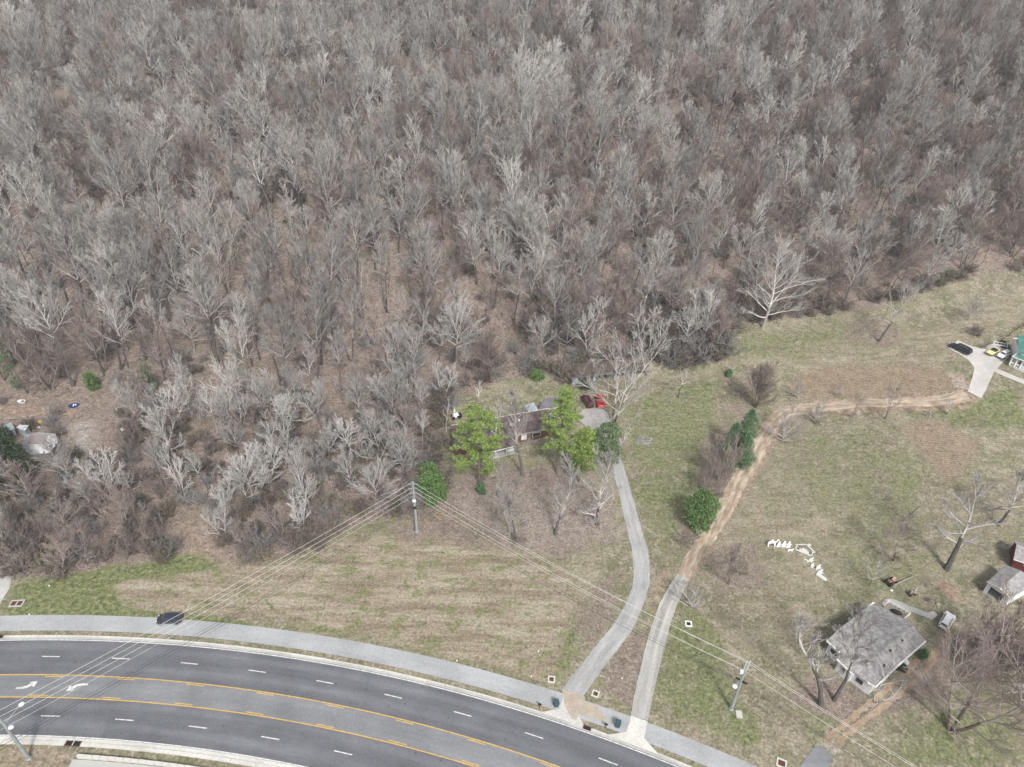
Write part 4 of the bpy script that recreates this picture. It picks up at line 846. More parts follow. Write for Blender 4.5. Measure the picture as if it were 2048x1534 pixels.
# --- white cottage, lower right
def q3(x, y, z): return PH(1620+x/6.137, 1170+y/6.137, z)
e, rg = 3.1, 4.7
N_, E_, S_, W_ = q3(785, 215, e), q3(1420, 690, e), q3(800, 1258, e), q3(205, 690, e); R1, B2, X_ = q3(350, 540, rg), q3(1270, 490, rg), q3(797, 877, rg); Q_ = q3(1015, 1050, e)
fr = [S_, q3(700, 1195, e), q3(560, 1085, e), q3(530, 1108, e), q3(325, 912, e), q3(362, 832, e), W_]
B = Vector((*(sum((p for p in (N_, E_, S_, W_)), Vector())/4)[:2], 0.)); cot = thing('cottage', 'white cottage with a large grey shingle roof at the lower right', 'house', B)
roof(cot, B, [[N_, R1, X_, B2], [B2, X_, Q_, E_], [X_, R1, W_, fr[5], fr[4]], [X_, fr[4], fr[3], fr[2]], [X_, fr[2], fr[1], S_, Q_]], M_shin)
out_ = [N_, W_, fr[5], fr[4], fr[3], fr[2], fr[1], S_, Q_, E_]; wp = inset(out_, .42); walls(cot, B, wp, 0, e-.18, M_sid)
for a, b in ((N_, W_), (S_, Q_), (Q_, E_), (fr[3], fr[4]), (S_, fr[1]), (fr[5], W_)): bar(cot, B, a+Vector((0, 0, .02)), b+Vector((0, 0, .02)), .24, .24, M_trim, 'fascia')
o2 = Vector((-.6, -.8))
window(cot, B, wp[1], wp[2], .25, .75, 1.2, 2.2, o2); window(cot, B, wp[3], wp[4], .3, .6, 1.2, 2.2, o2); window(cot, B, wp[5], wp[6], .3, .8, 1.2, 2.2, o2)
for t in (.15, .4, .65, .85): window(cot, B, wp[8], wp[9], t, t+.08, 1.2, 2.2, Vector((.7, -.7)))
def vent(x, y, z, s=.35):
    mb = MB(); mb.prism([(cos(a)*s*.6, sin(a)*s*.6) for a in np.arange(0, 6.28, .7)], -.3, .32); p = q3(x, y, z); mb.obj('roof_vent', M_blk, cot, loc=p-B)
vent(1125, 690, 4.1); vent(980, 812, 4.2); vent(908, 990, 3.75, .28)
# white porch box at the front corner
pb = [q3(1020, 1035, 1.7), q3(960, 1010, 1.7), q3(890, 1095, 1.7), q3(940, 1125, 1.7)]; mb = MB(); mb.prism([(p.x-B.x, p.y-B.y) for p in pb], 0, 1.7); mb.obj('porch_box', M_sid, cot)
for x0, y0, x1, y1 in ((555, 1085, 645, 1160), (610, 1040, 690, 1100)): bar(cot, B, q3(x0, y0, 2.4), q3(x1, y1, 2.4), .08, .08, M_trim, 'awning_rail')
# deck behind the cottage
D = [q3(905, 262, .8), q3(965, 205, .8), q3(1225, 358, .8), q3(1158, 418, .8)]; Bd = Vector((D[0].x, D[0].y, 0)); dk = thing('back_deck', 'narrow wooden deck with white railings behind the cottage', 'deck', Bd)
mb = MB(); mb.prism([(p.x-Bd.x, p.y-Bd.y) for p in D], 0, .45); mb.obj('deck_floor', M_wood, dk)
for a, b in ((D[1], D[2]), (D[2], D[3]), (D[0], D[1])):
    for zz in (.25, .55): bar(dk, Bd, a+Vector((0, 0, zz-.1)), b+Vector((0, 0, zz-.1)), .09, .07, M_trim, 'railing')
for k in range(6): p = D[1].lerp(D[2], k/5); mb = MB(); mb.box((0, 0, .7), (.1, .1, 1.3)); mb.obj('post', M_trim, dk, loc=Vector((p.x-Bd.x, p.y-Bd.y, 0)))
mb = MB(); mb.ball((0, 0, .75), (1.1, .55, .35), 10, 6); p = q3(1065, 330, .8); gr_ = mb.obj('covered_grill', M_blk, loc=(p.x, p.y, 0), rz=-.55); tag(gr_, 'black covered grill standing on the cottage deck', 'grill')
# --- garage
def qg(x, y, z): return PH(1900+x/6.973, 1050+y/6.973, z)
g1, g2, g3, g4, g5, g6 = qg(510, 795, 2.8), qg(785, 560, 2.8), qg(985, 632, 3.9), qg(700, 888, 3.9), qg(1215, 812, 2.8), qg(845, 1030, 2.8); B = Vector((*((g1+g5)/2)[:2], 0)); gar = thing('garage', 'open white garage with a grey gable roof by the right frame edge', 'garage', B)
roof(gar, B, [[g1, g4, g3, g2][::-1], [g4, g6, g5, g3][::-1]], M_shin)
gp = inset([g1, g2, g5, g6], .3); a, b, c, d = [Vector((p.x, p.y)) for p in gp]      # front is a-d
mb = MB()
def wall_seg(mb, p, q, z0, z1, th=.14):
    L = (q-p).length; c_ = (p+q)/2; mb.box((c_.x-B.x, c_.y-B.y, (z0+z1)/2), (L, th, z1-z0), rz=math.atan2(q.y-p.y, q.x-p.x))
wall_seg(mb, a, b, 0, 2.64); wall_seg(mb, b, c, 0, 2.64); wall_seg(mb, c, d, 0, 2.64); wall_seg(mb, a, a.lerp(d, .16), 0, 2.64); wall_seg(mb, a.lerp(d, .78), d, 0, 2.64); wall_seg(mb, a.lerp(d, .16), a.lerp(d, .78), 2.3, 2.64); mb.obj('wall', M_sid, gar)
mb = MB(); mb.prism([(p.x-B.x, p.y-B.y) for p in gp], .02, .08); mb.obj('floor_slab', M_concd, gar)
mb = MB(); h3 = [Vector((a.x, a.y, 2.62)), Vector((d.x, d.y, 2.62)), Vector((*g4[:2], 3.7))]; nrm = Vector((a.x-b.x, a.y-b.y, 0)).normalized()*.06; mb.add([p-B+nrm for p in h3]+[p-B-nrm for p in h3], [(0, 1, 2), (5, 4, 3), (0, 3, 4, 1), (1, 4, 5, 2), (2, 5, 3, 0)]); mb.obj('gable', M_sid, gar)
for s_, t_ in ((g1, g4), (g4, g6), (g6, g5)): bar(gar, B, s_+Vector((0, 0, .02)), t_+Vector((0, 0, .02)), .12, .14, M_trim, 'fascia')
# --- barn at the frame edge
b1, b2 = PH(2019, 1106, 2.6), PH(2029, 1104, 2.6); B = Vector((b1.x+5.2, b1.y-1, 0)); barn = thing('red_barn', 'dark red barn with a grey roof cut by the right frame edge', 'barn', B)
mb = MB(); mb.box((0, 0, 1.3), (8, 5.4, 2.6), rz=-.5); mb.obj('wall', M_barn, barn)
R_ = Matrix.Rotation(-.5, 3, 'Z'); mb = MB()
for sgn in (-1, 1): mb.slab([R_@Vector((x, y, z)) for x, y, z in ([(-4.3, sgn*3, 2.5), (4.3, sgn*3, 2.5), (4.3, 0, 4), (-4.3, 0, 4)][::sgn])], .12)
mb.obj('roof', M_shin, barn)
mb = MB(); mb.box(R_@Vector((0, -3.02, 2.5)), (8.6, .1, .18), rz=-.5); mb.obj('fascia', M_trim, barn); mb = MB(); mb.box(R_@Vector((-2, -2.74, 1.9)), (.5, .1, .5), rz=-.5); mb.obj('lamp', M_trim, barn)
# --- ranch house in the middle
z0 = H(0, 142); ez, rz_ = 2.9+z0, 4.6+z0
Ba, Bb = PH(903, 851, ez), PH(1097, 817, ez); Ra, Rb = PH(905, 864, rz_), PH(1098, 829, rz_); Fa, Fb = PH(905, 896, ez), PH(1103.5, 857, ez)
Pa, Pb, Pc, Pd = PH(966, 909, ez-.5), PH(1036, 891, ez-.5), Fa.lerp(Fb, .625)+Vector((0, 0, .12)), Fa.lerp(Fb, .30)+Vector((0, 0, .12))
B = Vector((*((Ba+Fb)/2)[:2], z0)); rh = thing('ranch_house', 'long brick ranch house with a maroon shingle roof and front porch', 'house', B)
roof(rh, B, [[Ba, Ra, Rb, Bb]], M_shin2); o_ = roof(rh, B, [[Ra, Fa, Fb, Rb]], M_shin3); o_['label'] = 'darker brown front roof slope'; roof(rh, B, [[Pd, Pa, Pb, Pc]], M_shin3, name='porch_roof')
fp = inset([Ba, Fa, Fb, Bb], .5); walls(rh, B, fp, z0-.3, ez-.2, M_brick)
pf = [Vector((p.x, p.y)) for p in (Pa, Pb, Pc, Pd)]; mb = MB(); mb.prism([(p.x-B.x, p.y-B.y) for p in pf], .05, .35); mb.obj('porch_floor', M_concd, rh)
mb = MB(); wl = inset([Pd.lerp(Pa, .35)[:2], Pd[:2], Pc[:2], Pc.lerp(Pb, .35)[:2]], .3); mb.prism([(p[0]-B.x, p[1]-B.y) for p in wl], .36, 2.35); mb.obj('wall', M_brick, rh)
for t in (.03, .35, .66, .98): p = Pa.lerp(Pb, t); mb = MB(); mb.box((p.x-B.x+.1, p.y-B.y+.25, 1.35), (.14, .14, 2.1)); mb.obj('porch_post', M_trim, rh)
bar(rh, B, Pa, Pb, .15, .18, M_trim, 'fascia'); bar(rh, B, Ba, Bb, .15, .15, M_trim, 'fascia'); bar(rh, B, Fa.lerp(Fb, .64), Fb, .15, .2, M_cream, 'fascia')
ch_ = PH(1024, 856, 4.2+z0); mb = MB(); mb.box((ch_.x-B.x, ch_.y-B.y, 3.9), (1.0, .9, 2.6)); cho = mb.obj('chimney', M_brick, rh); mb = MB(); mb.box((ch_.x-B.x, ch_.y-B.y, 5.27), (1.25, 1.1, .14)); mb.obj('chimney_cap', M_concd, cho)
window(rh, B, fp[1], fp[2], .70, .75, z0+.8, z0+2.1, Vector((0, -1)), m=M_sid); window(rh, B, fp[1], fp[2], .82, .90, z0+1.1, z0+2.1, Vector((0, -1)))
for t in (.2, .45, .68): p = Ra.lerp(Rb, t); mb = MB(); mb.box((p.x-B.x, p.y-B.y-.3, 4.75), (.4, .4, .35)); mb.obj('roof_vent', M_trim, rh)
tb = PH(1021, 904, z0+.4); mb = MB(); mb.box((0, 0, .72), (1.9, .9, .06)); o = thing('porch_table', 'pale folding table standing on the ranch house porch', 'table', (tb.x, tb.y, z0+.35), .5); mb.obj('table_top', M_trim, o)
for x, y in ((-.8, -.35), (.8, -.35), (.8, .35), (-.8, .35)): mb = MB(); mb.box((x, y, .35), (.05, .05, .7)); mb.obj('leg', M_steel, o)
# tin shelter, rear garage, canopy
def shelter(name, label, pts, zt, m, posts=True, th=.1, pm=None, low=0):
    T = [PH(u, v, zt+z0+(low if i in (0, 3) else 0)) for i, (u, v) in enumerate(pts)]; B = Vector((*(sum(T, Vector())/4)[:2], z0)); o = thing(name, label, 'shelter', B); roof(o, B, [T], m, th)
    for p in T: c_ = p.lerp(Vector((B.x, B.y, p.z)), .12); mb = MB(); mb.box((c_.x-B.x, c_.y-B.y, (c_.z-z0)/2-.15), (.12, .12, c_.z-z0-.2)); mb.obj('post', pm or M_wood, o)
    return o
shelter('tin_shelter', 'square bluish tin-roofed shelter behind the ranch house', [(1048.5, 811), (1062, 829.6), (1078.4, 822), (1067, 804.6)], 2.8, M_tin, low=.3)
shelter('canopy', 'small tin canopy beside the tall pine at the garage', [(1091, 835.7), (1098.6, 842), (1110.5, 834.5), (1108, 828.6)], 2.4, M_tin)
h1, h2, h3, h4 = PH(1078, 819, z0+2.9), PH(1086, 798, z0+3.5), PH(1140, 788, z0+3.5), PH(1136, 808, z0+2.9); B = Vector((*((h1+h3)/2)[:2], z0)); rg_ = thing('rear_garage', 'cream outbuilding with a dull purple roof behind the tall pine', 'outbuilding', B)
roof(rg_, B, [[h1, h4, h3, h2]], M_purp); hp = inset([h1, h4, h3, h2], .3); walls(rg_, B, hp, z0, z0+2.75, M_cream); window(rg_, B, hp[0], hp[1], .15, .4, z0+.9, z0+1.9, Vector((0, -1)))
# --- long shed
s1, s2, s3, s4 = P(1144, 770), P(1292, 752), P(1292, 752)+Vector((1.2, 6.5, 0)), P(1144, 770)+Vector((1.2, 6.5, 0)); zs = H(s1.x, s1.y+3); B = Vector((*((s1+s3)/2)[:2], zs)); ls = thing('long_shed', 'long low open-fronted shed with a brown roof and blue-grey wall', 'shed', B)
T = [Vector((p.x, p.y, zs+z)) for p, z in ((s1+Vector((-.3, -.6, 0)), 2.7), (s2+Vector((.3, -.6, 0)), 2.7), (s3, 2.5), (s4, 2.5))]; roof(ls, B, [T], M_mossy, .14)
mb = MB(); c_ = (s3+s4)/2; L = (s3-s4).length; ra = math.atan2(s3.y-s4.y, s3.x-s4.x); mb.box((c_.x-B.x, c_.y-B.y, 1.1), (L, .15, 2.5), rz=ra); mb.obj('back_wall', M_wood, ls)
for t0, t1 in ((0, .075), (.1, .19), (.27, .31), (.56, .58), (.8, .82)): p, q = s1.lerp(s2, t0), s1.lerp(s2, t1); mb = MB(); c_ = (p+q)/2; mb.box((c_.x-B.x, c_.y-B.y, 1.15), ((q-p).length, .14, 2.4), rz=ra); mb.obj('front_wall', M_blue, ls)
mb = MB(); c_ = (T[0]+T[1])/2; mb.box((c_.x-B.x, c_.y-B.y, 2.6), (L+.6, .1, .38), rz=ra); mb.obj('fascia', M_purp, ls)
for p, q in ((s1, s4), (s2, s3)): mb = MB(); c_ = (p+q)/2; mb.box((c_.x-B.x, c_.y-B.y, 1.1), (.14, 6.3, 2.4), rz=-.18); mb.obj('end_wall', M_wood, ls)
# --- cabin and sheds at the left
def qc(x, y, z): return PH(x/9.02, 790+y/9.02, z)
oc = [qc(x, y, 2.4) for x, y in ((400, 870), (440, 725), (700, 668), (1000, 700), (1050, 850), (880, 1050), (560, 1060), (430, 1000))]; tp = [qc(x, y, 3.6) for x, y in ((540, 705), (870, 720), (795, 895), (490, 880))]
B = Vector((*(sum(oc, Vector())/8)[:2], 0)); cab = thing('cabin', 'low cabin with a weathered whitish roof and a brown middle panel', 'cabin', B)
roof(cab, B, [[oc[0], oc[7], tp[3], tp[0]], [oc[1], oc[0], tp[0]], [oc[2], oc[1], tp[0]], [oc[3], oc[2], tp[0], tp[1]], [oc[4], oc[3], tp[1]], [oc[5], oc[4], tp[1], tp[2]], [oc[6], oc[5], tp[2], tp[3]], [oc[7], oc[6], tp[3]]], M_tarp, .1)
roof(cab, B, [[p+Vector((0, 0, .06)) for p in tp][::-1]], mat('brown_tarp', (.27, .235, .225), .9, (.33, .29, .28), 1), .08, name='roof_panel'); walls(cab, B, inset(oc, .4), -.1, 2.2, M_wood)
for nm, lab, pts, zt in (('small_shed', 'small light grey metal shed touching the cabin clearing junk', [(290, 585), (450, 645), (520, 545), (355, 535)], 2.2), ('small_shed', 'bluish grey metal shed at the left frame edge', [(30, 560), (200, 640), (265, 600), (195, 490)], 2.2)):
    T = [qc(x, y, zt) for x, y in pts]; B = Vector((*(sum(T, Vector())/4)[:2], 0)); o = thing(nm, lab, 'shed', B); roof(o, B, [T], M_tin if 'bluish' in lab else M_tarp, .1); walls(o, B, inset(T, .15), 0, zt-.12, M_tin)
# --- house at the upper right
hz = H(*P(2030, 730)[:2]); e0, e1 = P(2019, 742), P(2100, 775)
def qn(x, y, z): return PH(1940+x/10.95, 640+y/10.95, hz+z)
B = Vector((e0.x+6, e0.y+4, hz)); nh = thing('farmhouse', 'white farmhouse with a green metal porch roof at the right frame edge', 'house', B)
T = [qn(930, 800, 3.0), qn(1400, 985, 3.0), qn(1440, 850, 3.9), qn(1045, 725, 3.9)]; roof(nh, B, [T], M_teal, .14, name='porch_roof')
bar(nh, B, T[0], T[1], .18, .25, M_trim, 'fascia'); bar(nh, B, T[0], T[3], .18, .22, M_trim, 'fascia')
f = [Vector((p.x, p.y)) for p in T]; f[0] = f[0]+Vector((.5, .3)); mb = MB(); mb.prism([(p.x-B.x, p.y-B.y) for p in (f[0], f[1], f[2], f[3])], -.3, .4); mb.obj('porch_floor', M_trim, nh)
for t in (.02, .25, .5, .8): p = Vector((*T[0][:2], 0)).lerp(Vector((*T[1][:2], 0)), t); mb = MB(); mb.box((p.x-B.x+.3, p.y-B.y+.3, 1.65), (.3, .3, 2.6)); mb.obj('porch_post', M_trim, nh)
for t in (.02, .25, .5): p = Vector((*T[0][:2], hz+1.1)).lerp(Vector((*T[1][:2], hz+1.1)), t+.02); q = Vector((*T[0][:2], hz+1.1)).lerp(Vector((*T[1][:2], hz+1.1)), t+.21); bar(nh, B, p+Vector((.3, .3, 0)), q+Vector((.3, .3, 0)), .06, .5, M_trim, 'railing')
w4 = [Vector((T[3].x+.3, T[3].y-.4)), Vector((T[2].x, T[2].y-.4)), Vector((T[2].x+3, T[2].y+6)), Vector((T[3].x+2.5, T[3].y+6.2))]; walls(nh, B, w4, hz-.3, hz+4.6, M_sid)
window(nh, B, w4[0], w4[1], .2, .35, hz+.9, hz+2.6, Vector((0, -1))); roof(nh, B, [[Vector((*w4[0], hz+4.7))+Vector((-.5, -.3, -.1)), Vector((*w4[1], hz+4.7)), Vector((*w4[2], hz+6)), Vector((*w4[3], hz+6))]], M_teal, .15)
# ------------------------------------------------------------------ vehicles
print('vehicles')
def paint(name, c, r=.3, m=0.0): return mat(name, c, r, spec=.5, coat=.5, metal=m)
M_tyre = mat('tyre', (.018, .018, .02), .8); M_rim = mat('rim', (.35, .36, .38), .35, metal=.7); M_red = mat('tail_red', (.35, .02, .02), .3); M_head = mat('headlight', (.75, .78, .8), .15); M_chr = mat('chrome', (.6, .6, .62), .2, metal=.8)
def car(label, u, v, u2, v2, kind, m, name, L, W, Hh, roofm=None, belt=None):
    """(u,v) ground point under the middle, (u2,v2) the pixel its nose points to"""
    B = P(u, v); N = P(u2, v2); a = math.atan2(N.y-B.y, N.x-B.x); o = thing(name, label, {'pickup': 'pickup truck'}.get(kind, 'car'), B+Vector((0, 0, .10)), a)
    pf = {'sedan': dict(hood=.27, c0=.24, r0=.40, r1=.72, c1=.90, tail=.94), 'suv': dict(hood=.24, c0=.22, r0=.34, r1=.93, c1=.995, tail=1), 'hatch': dict(hood=.22, c0=.20, r0=.36, r1=.84, c1=.98, tail=1), 'pickup': dict(hood=.27, c0=.25, r0=.33, r1=.50, c1=.54, tail=1), 'roadster': dict(hood=.40, c0=.38, r0=.50, r1=.68, c1=.80, tail=.98)}[kind]
    bz = belt or {'sedan': .92, 'suv': 1.08, 'hatch': .95, 'pickup': 1.12, 'roadster': .80}[kind]; X = lambda t: L/2-t*L
    st = [(0, .45, .55, .80), (.03, .28, bz*.72, .93), (.12, .22, bz*.84, 1), (pf['hood'], .22, bz*.97, 1), (.5, .22, bz, 1), (.88, .24, bz, .99), (.97, .30, bz*.95, .93), (1, .42, bz*.82, .86)]
    mb = MB(); n = 8
    for t, zl, zt, k in st:
        h = W/2*k; mb.v += [(X(t), s*y, z) for s, y, z in ((-1, h*.9, zl), (-1, h, (zl+zt)/2), (-1, h*.97, zt-.06), (-1, h*.84, zt), (1, h*.84, zt), (1, h*.97, zt-.06), (1, h, (zl+zt)/2), (1, h*.9, zl))]
    for i in range(len(st)-1):
        for k in range(8): a_, b_ = i*8+k, i*8+(k+1) % 8; mb.f.append((a_, b_, b_+8, a_+8)); mb.mi.append(0)
    mb.f += [tuple(range(8))[::-1], tuple(range((len(st)-1)*8, len(st)*8))]; mb.mi += [0, 0]; mb.obj('body', m, o, smooth=False)
    hb, hr = W/2*.86, W/2*.66; c0, c1, r0, r1 = X(pf['c0']), X(pf['c1']), X(pf['r0']), X(pf['r1']); z0_, z1_ = bz-.05, Hh
    V = [(c0, -hb, z0_), (c1, -hb, z0_), (c1, hb, z0_), (c0, hb, z0_), (r0, -hr, z1_-.05), (r1, -hr, z1_-.05), (r1, hr, z1_-.05), (r0, hr, z1_-.05), (r0-.12, -hr*.9, z1_), (r1+.12, -hr*.9, z1_), (r1+.12, hr*.9, z1_), (r0-.12, hr*.9, z1_)]
    mb = MB(); mb.add(V, [(0, 1, 5, 4), (1, 2, 6, 5), (2, 3, 7, 6), (3, 0, 4, 7), (4, 5, 9, 8), (5, 6, 10, 9), (6, 7, 11, 10), (7, 4, 8, 11), (8, 9, 10, 11)]); mb.obj('cabin', roofm or m, o)
    V = [Vector(p) for p in V]
    def pane(nm, i, j, k, l, a0=.08, a1=.92, b0=.14, b1=.9, mm=None):
        A, Bq, C_, D_ = V[i], V[j], V[k], V[l]; nn = (Bq-A).cross(D_-A).normalized()
        f = lambda s, t: (A.lerp(Bq, s)).lerp(D_.lerp(C_, s), t)
        Q = [f(a0, b0), f(a1, b0), f(a1, b1), f(a0, b1)]; cn = sum(V[:8], Vector())/8
        if nn.dot(A-cn) < 0: nn = -nn
        mb = MB(); mb.add([p+nn*.02 for p in Q]+[p-nn*.03 for p in Q], [(0, 1, 2, 3), (7, 6, 5, 4), (0, 4, 5, 1), (1, 5, 6, 2), (2, 6, 7, 3), (3, 7, 4, 0)]); return mb.obj(nm, M_glass, o)
    pane('windshield', 3, 0, 4, 7); pane('rear_window', 1, 2, 6, 5)
    for q in ((0, 1, 5, 4), (2, 3, 7, 6)):
        if kind in ('sedan', 'suv', 'hatch'): pane('side_window', *q, a0=.1, a1=.48); pane('side_window', *q, a0=.54, a1=.92)
        else: pane('side_window', *q)
    wr = .34 if kind != 'pickup' else .39
    for t in (.17, .80):
        for s in (-1, 1):
            mb = MB(); ring_ = [(X(t)+wr*cos(k*pi/8), wr*sin(k*pi/8)+wr-.10) for k in range(16)]; y0, y1 = s*(W/2-.20), s*(W/2+.012)
            mb.add([(x, y0, z) for x, z in ring_]+[(x, y1, z) for x, z in ring_], [(k, (k+1) % 16, (k+1) % 16+16, k+16) for k in range(16)]+[tuple(range(16)), tuple(range(16, 32))]); wh = mb.obj('wheel', M_tyre, o)
            mb = MB(); ring_ = [(X(t)+.21*cos(k*pi/6), .21*sin(k*pi/6)+wr-.10) for k in range(12)]; y0, y1 = s*(W/2), s*(W/2+.03); mb.add([(x, y0, z) for x, z in ring_]+[(x, y1, z) for x, z in ring_], [(k, (k+1) % 12, (k+1) % 12+12, k+12) for k in range(12)]+[tuple(range(12)), tuple(range(12, 24))]); mb.obj('rim', M_rim, wh)
    for s in (-1, 1):
        mb = MB(); mb.box((X(.035), s*W*.34, bz*.70), (.16, .26, .12)); mb.obj('headlight', M_head, o); mb = MB(); mb.box((X(.99), s*W*.36, bz*.80), (.12, .26, .2)); mb.obj('taillight', M_red, o)
        mb = MB(); mb.box((X(pf['c0'])-.35, s*(W/2+.08), bz+.05), (.16, .2, .14)); mb.obj('mirror', m, o)
    if kind == 'pickup': mb = MB(); mb.box((X(.76), 0, bz+.004), (L*.40, W*.74, .02)); mb.obj('bed', mat('bed_liner', (.30, .03, .03), .6), o); mb = MB(); mb.box((X(.985), 0, .45), (.2, W*.95, .2)); mb.obj('bumper', M_chr, o)
    if kind == 'suv':
        for s in (-1, 1): mb = MB(); mb.box((X(.64), s*W*.30, Hh+.05), (L*.42, .06, .06)); mb.obj('roof_rail', M_chr, o)
    return o
car('small black car driving on the grey path beside the highway', 341, 1242, 300, 1243, 'hatch', paint('black_paint', (.03, .036, .06), .18), 'black_car', 4.5, 1.85, 1.55)
car('long black wagon parked at the edge of the concrete pad', 1919, 701, 1897, 690, 'suv', paint('blue_black_paint', (.015, .018, .03)), 'black_wagon', 6.0, 2.0, 1.8)
car('pale yellow roadster with a black soft top on the concrete pad', 1985, 706, 1973, 714, 'roadster', paint('yellow_paint_car', (.80, .74, .32)), 'yellow_roadster', 4.5, 1.85, 1.22, roofm=M_blk)
car('white hatchback parked between the yellow roadster and the farmhouse', 2006, 713, 1994, 721, 'suv', paint('white_paint_car', (.82, .82, .82)), 'white_hatchback', 4.3, 1.85, 1.55)
car('silver white car parked on the grass behind the cottage', 1891, 1246, 1902, 1228, 'suv', paint('silver_paint', (.84, .86, .88), .3, .0), 'silver_car', 4.5, 1.85, 1.6)
car('maroon wagon parked left of the red pickup', 1174, 806, 1162, 787, 'suv', paint('maroon_paint', (.10, .012, .025)), 'maroon_wagon', 5.1, 2.0, 1.75)
car('bright red pickup parked under the spreading bare tree', 1200, 806, 1197, 787, 'pickup', paint('red_paint', (.55, .015, .02)), 'red_pickup', 5.5, 2.0, 1.8)
# ------------------------------------------------------------------ power poles and lines
print('poles')
def pole(u, v, vt, label, kind):
    B = P(u, v); Hh = ztop(B, vt)-B.z; o = thing('utility_pole', label, 'utility pole', B); mb = MB(); mb.tube([(0, 0, -.3), (0, 0, Hh)], [.30, .17], 12); mb.obj('shaft', M_steel, o); mb = MB(); mb.tube([(0, 0, 0), (0, 0, .12)], [.42, .42], 12); mb.obj('base_plate', M_steel, o); return o, B, Hh
pc, PC, hc = pole(834, 1063, 963, 'galvanised pole with stacked side arms at the corner of the wood', 'c'); pa, PA, ha = pole(1462, 1418, 1323, 'galvanised pole with twin top arms on the grass right of the lane', 'a')
PB = P(58, 1517); hb_ = hc; pb_ = thing('utility_pole', 'galvanised pole with a street lamp at the lower left frame corner', 'utility pole', PB)
mb = MB(); mb.tube([(0, 0, -.3), (0, 0, hb_)], [.30, .17], 12); mb.obj('shaft', M_steel, pb_); mb = MB(); mb.tube([(0, 0, 0), (0, 0, .12)], [.42, .42], 12); mb.obj('base_plate', M_steel, pb_)
PD = PA+(PA-PC)*.9; PD.x = PA.x+ (PA.x-PC.x)*.85; PD.y = PA.y-(PC.y-PA.y)*.98; PE = PB+(PB-PC)*.4
lv = [ztop(PC, v)-PC.z for v in (964.7, 974, 982.8, 991.6, 1009.7, 1013.5, 1018)]
def insul(mb, a, b, r=.09):
    a = Vector(a); b = Vector(b); mb.tube([a, a.lerp(b, .5), b], [.04, .04, .04], 6)
    for k in range(1, 6): p = a.lerp(b, k/6); q = a.lerp(b, k/6+.03); mb.tube([p, q], r, 8)
for i, z in enumerate(lv[:3]):
    for s in (-1, 1): mb = MB(); insul(mb, (0, 0, z-.45), (s*1.05, -.1, z-.42)); mb.obj('side_arm', M_steel, pc)
mb = MB(); mb.box((0, -.22, lv[3]-1.2), (.7, .3, .5)); mb.obj('box', M_lamp, pc); mb = MB(); mb.tube([(0, 0, lv[4]-.3), (0, 0, lv[6]+.2)], .27, 10); mb.obj('band', M_dark, pc)
zt = ha
for s in (-1, 1): mb = MB(); mb.box((s*.26, 0, zt-1.1), (.09, .12, 2.6)); mb.obj('top_arm', M_lamp, pa)
mb = MB(); insul(mb, (.26, 0, zt-1.5), (.9, .2, zt-1.3)); mb.obj('side_arm', M_steel, pa); mb = MB(); insul(mb, (-.26, 0, zt-2.1), (-.8, -.1, zt-1.9)); mb.obj('side_arm', M_steel, pa)
mb = MB(); mb.box((-.55, -.1, zt-2.6), (.5, .4, .7)); mb.obj('box', M_lamp, pa); mb = MB(); mb.box((0, -.1, zt-5.1), (1.9, .18, .28), rz=-.6); mb.obj('cable_closure', M_blk, pa)
def lampt(par, zz, dx, dy, up):
    mb = MB(); mb.tube([(0, 0, zz), (dx*.5, dy*.5, zz+up*.7), (dx, dy, zz+up)], .05, 6); a = mb.obj('lamp_arm', M_steel, par); mb = MB(); mb.ball((dx*1.12, dy*1.12, zz+up), (.42, .42, .13), 10, 6); mb.obj('lamp_head', M_lamp, a)
lampt(pa, zt-4.4, -1.5, -1.5, .3); lampt(pb_, hb_-4.6, .9, 2.6, .5)
mb = MB(); mb.ball((.75, 0, hb_-5.2), (.42, .38, .2), 10, 6); mb.obj('lamp_head', M_lamp, pb_)
M_wire = mat('aluminium_wire', (.66, .66, .62), .5); M_cab = mat('black_cable', (.035, .035, .04), .8)
def wire(a, b, sag, r, m, label, group, name='power_line'):
    mb = MB(); a = Vector(a); b = Vector(b); n = 22; pts = []
    for i in range(n+1): t = i/n; p = a.lerp(b, t); p.z -= sag*4*t*(1-t); pts.append(p-a)
    mb.tube(pts, r, 5); return tag(mb.obj(name, m, loc=a), label, 'cable' if m == M_cab else 'power line', group)
ordn = ['topmost', 'second from top', 'third from top', 'lowest']
for i in range(4):
    a = PC+Vector((-.2, -.1, lv[i])); b = PE+Vector((0, 0, lv[i]+(.3 if i < 3 else 0)))
    wire(a, b, 1.6, .026 if i < 3 else .02, M_wire, ordn[i]+' pale wire running from the corner pole over the highway', 'pale wires over the highway')
tgt = [(-.30, 0, zt-.05), (.30, 0, zt-.15), (-.45, -.15, zt-2.0), (-.1, -.2, zt-2.25)]
for i in range(4):
    a = PC+Vector((.2, -.1, lv[i])); b = PA+Vector(tgt[i]); wire(a, b, 1.5 if i < 2 else 1.7, .026 if i < 3 else .02, M_wire, ordn[i]+' pale wire between the corner pole and the lane pole', 'pale wires over the lawn')
    c = Vector((PD.x, PD.y, 0))+Vector(tgt[i]); wire(b, c, 1.2, .026 if i < 3 else .02, M_wire, ordn[i]+' pale wire running from the lane pole to the lower right', 'pale wires past the lane pole')
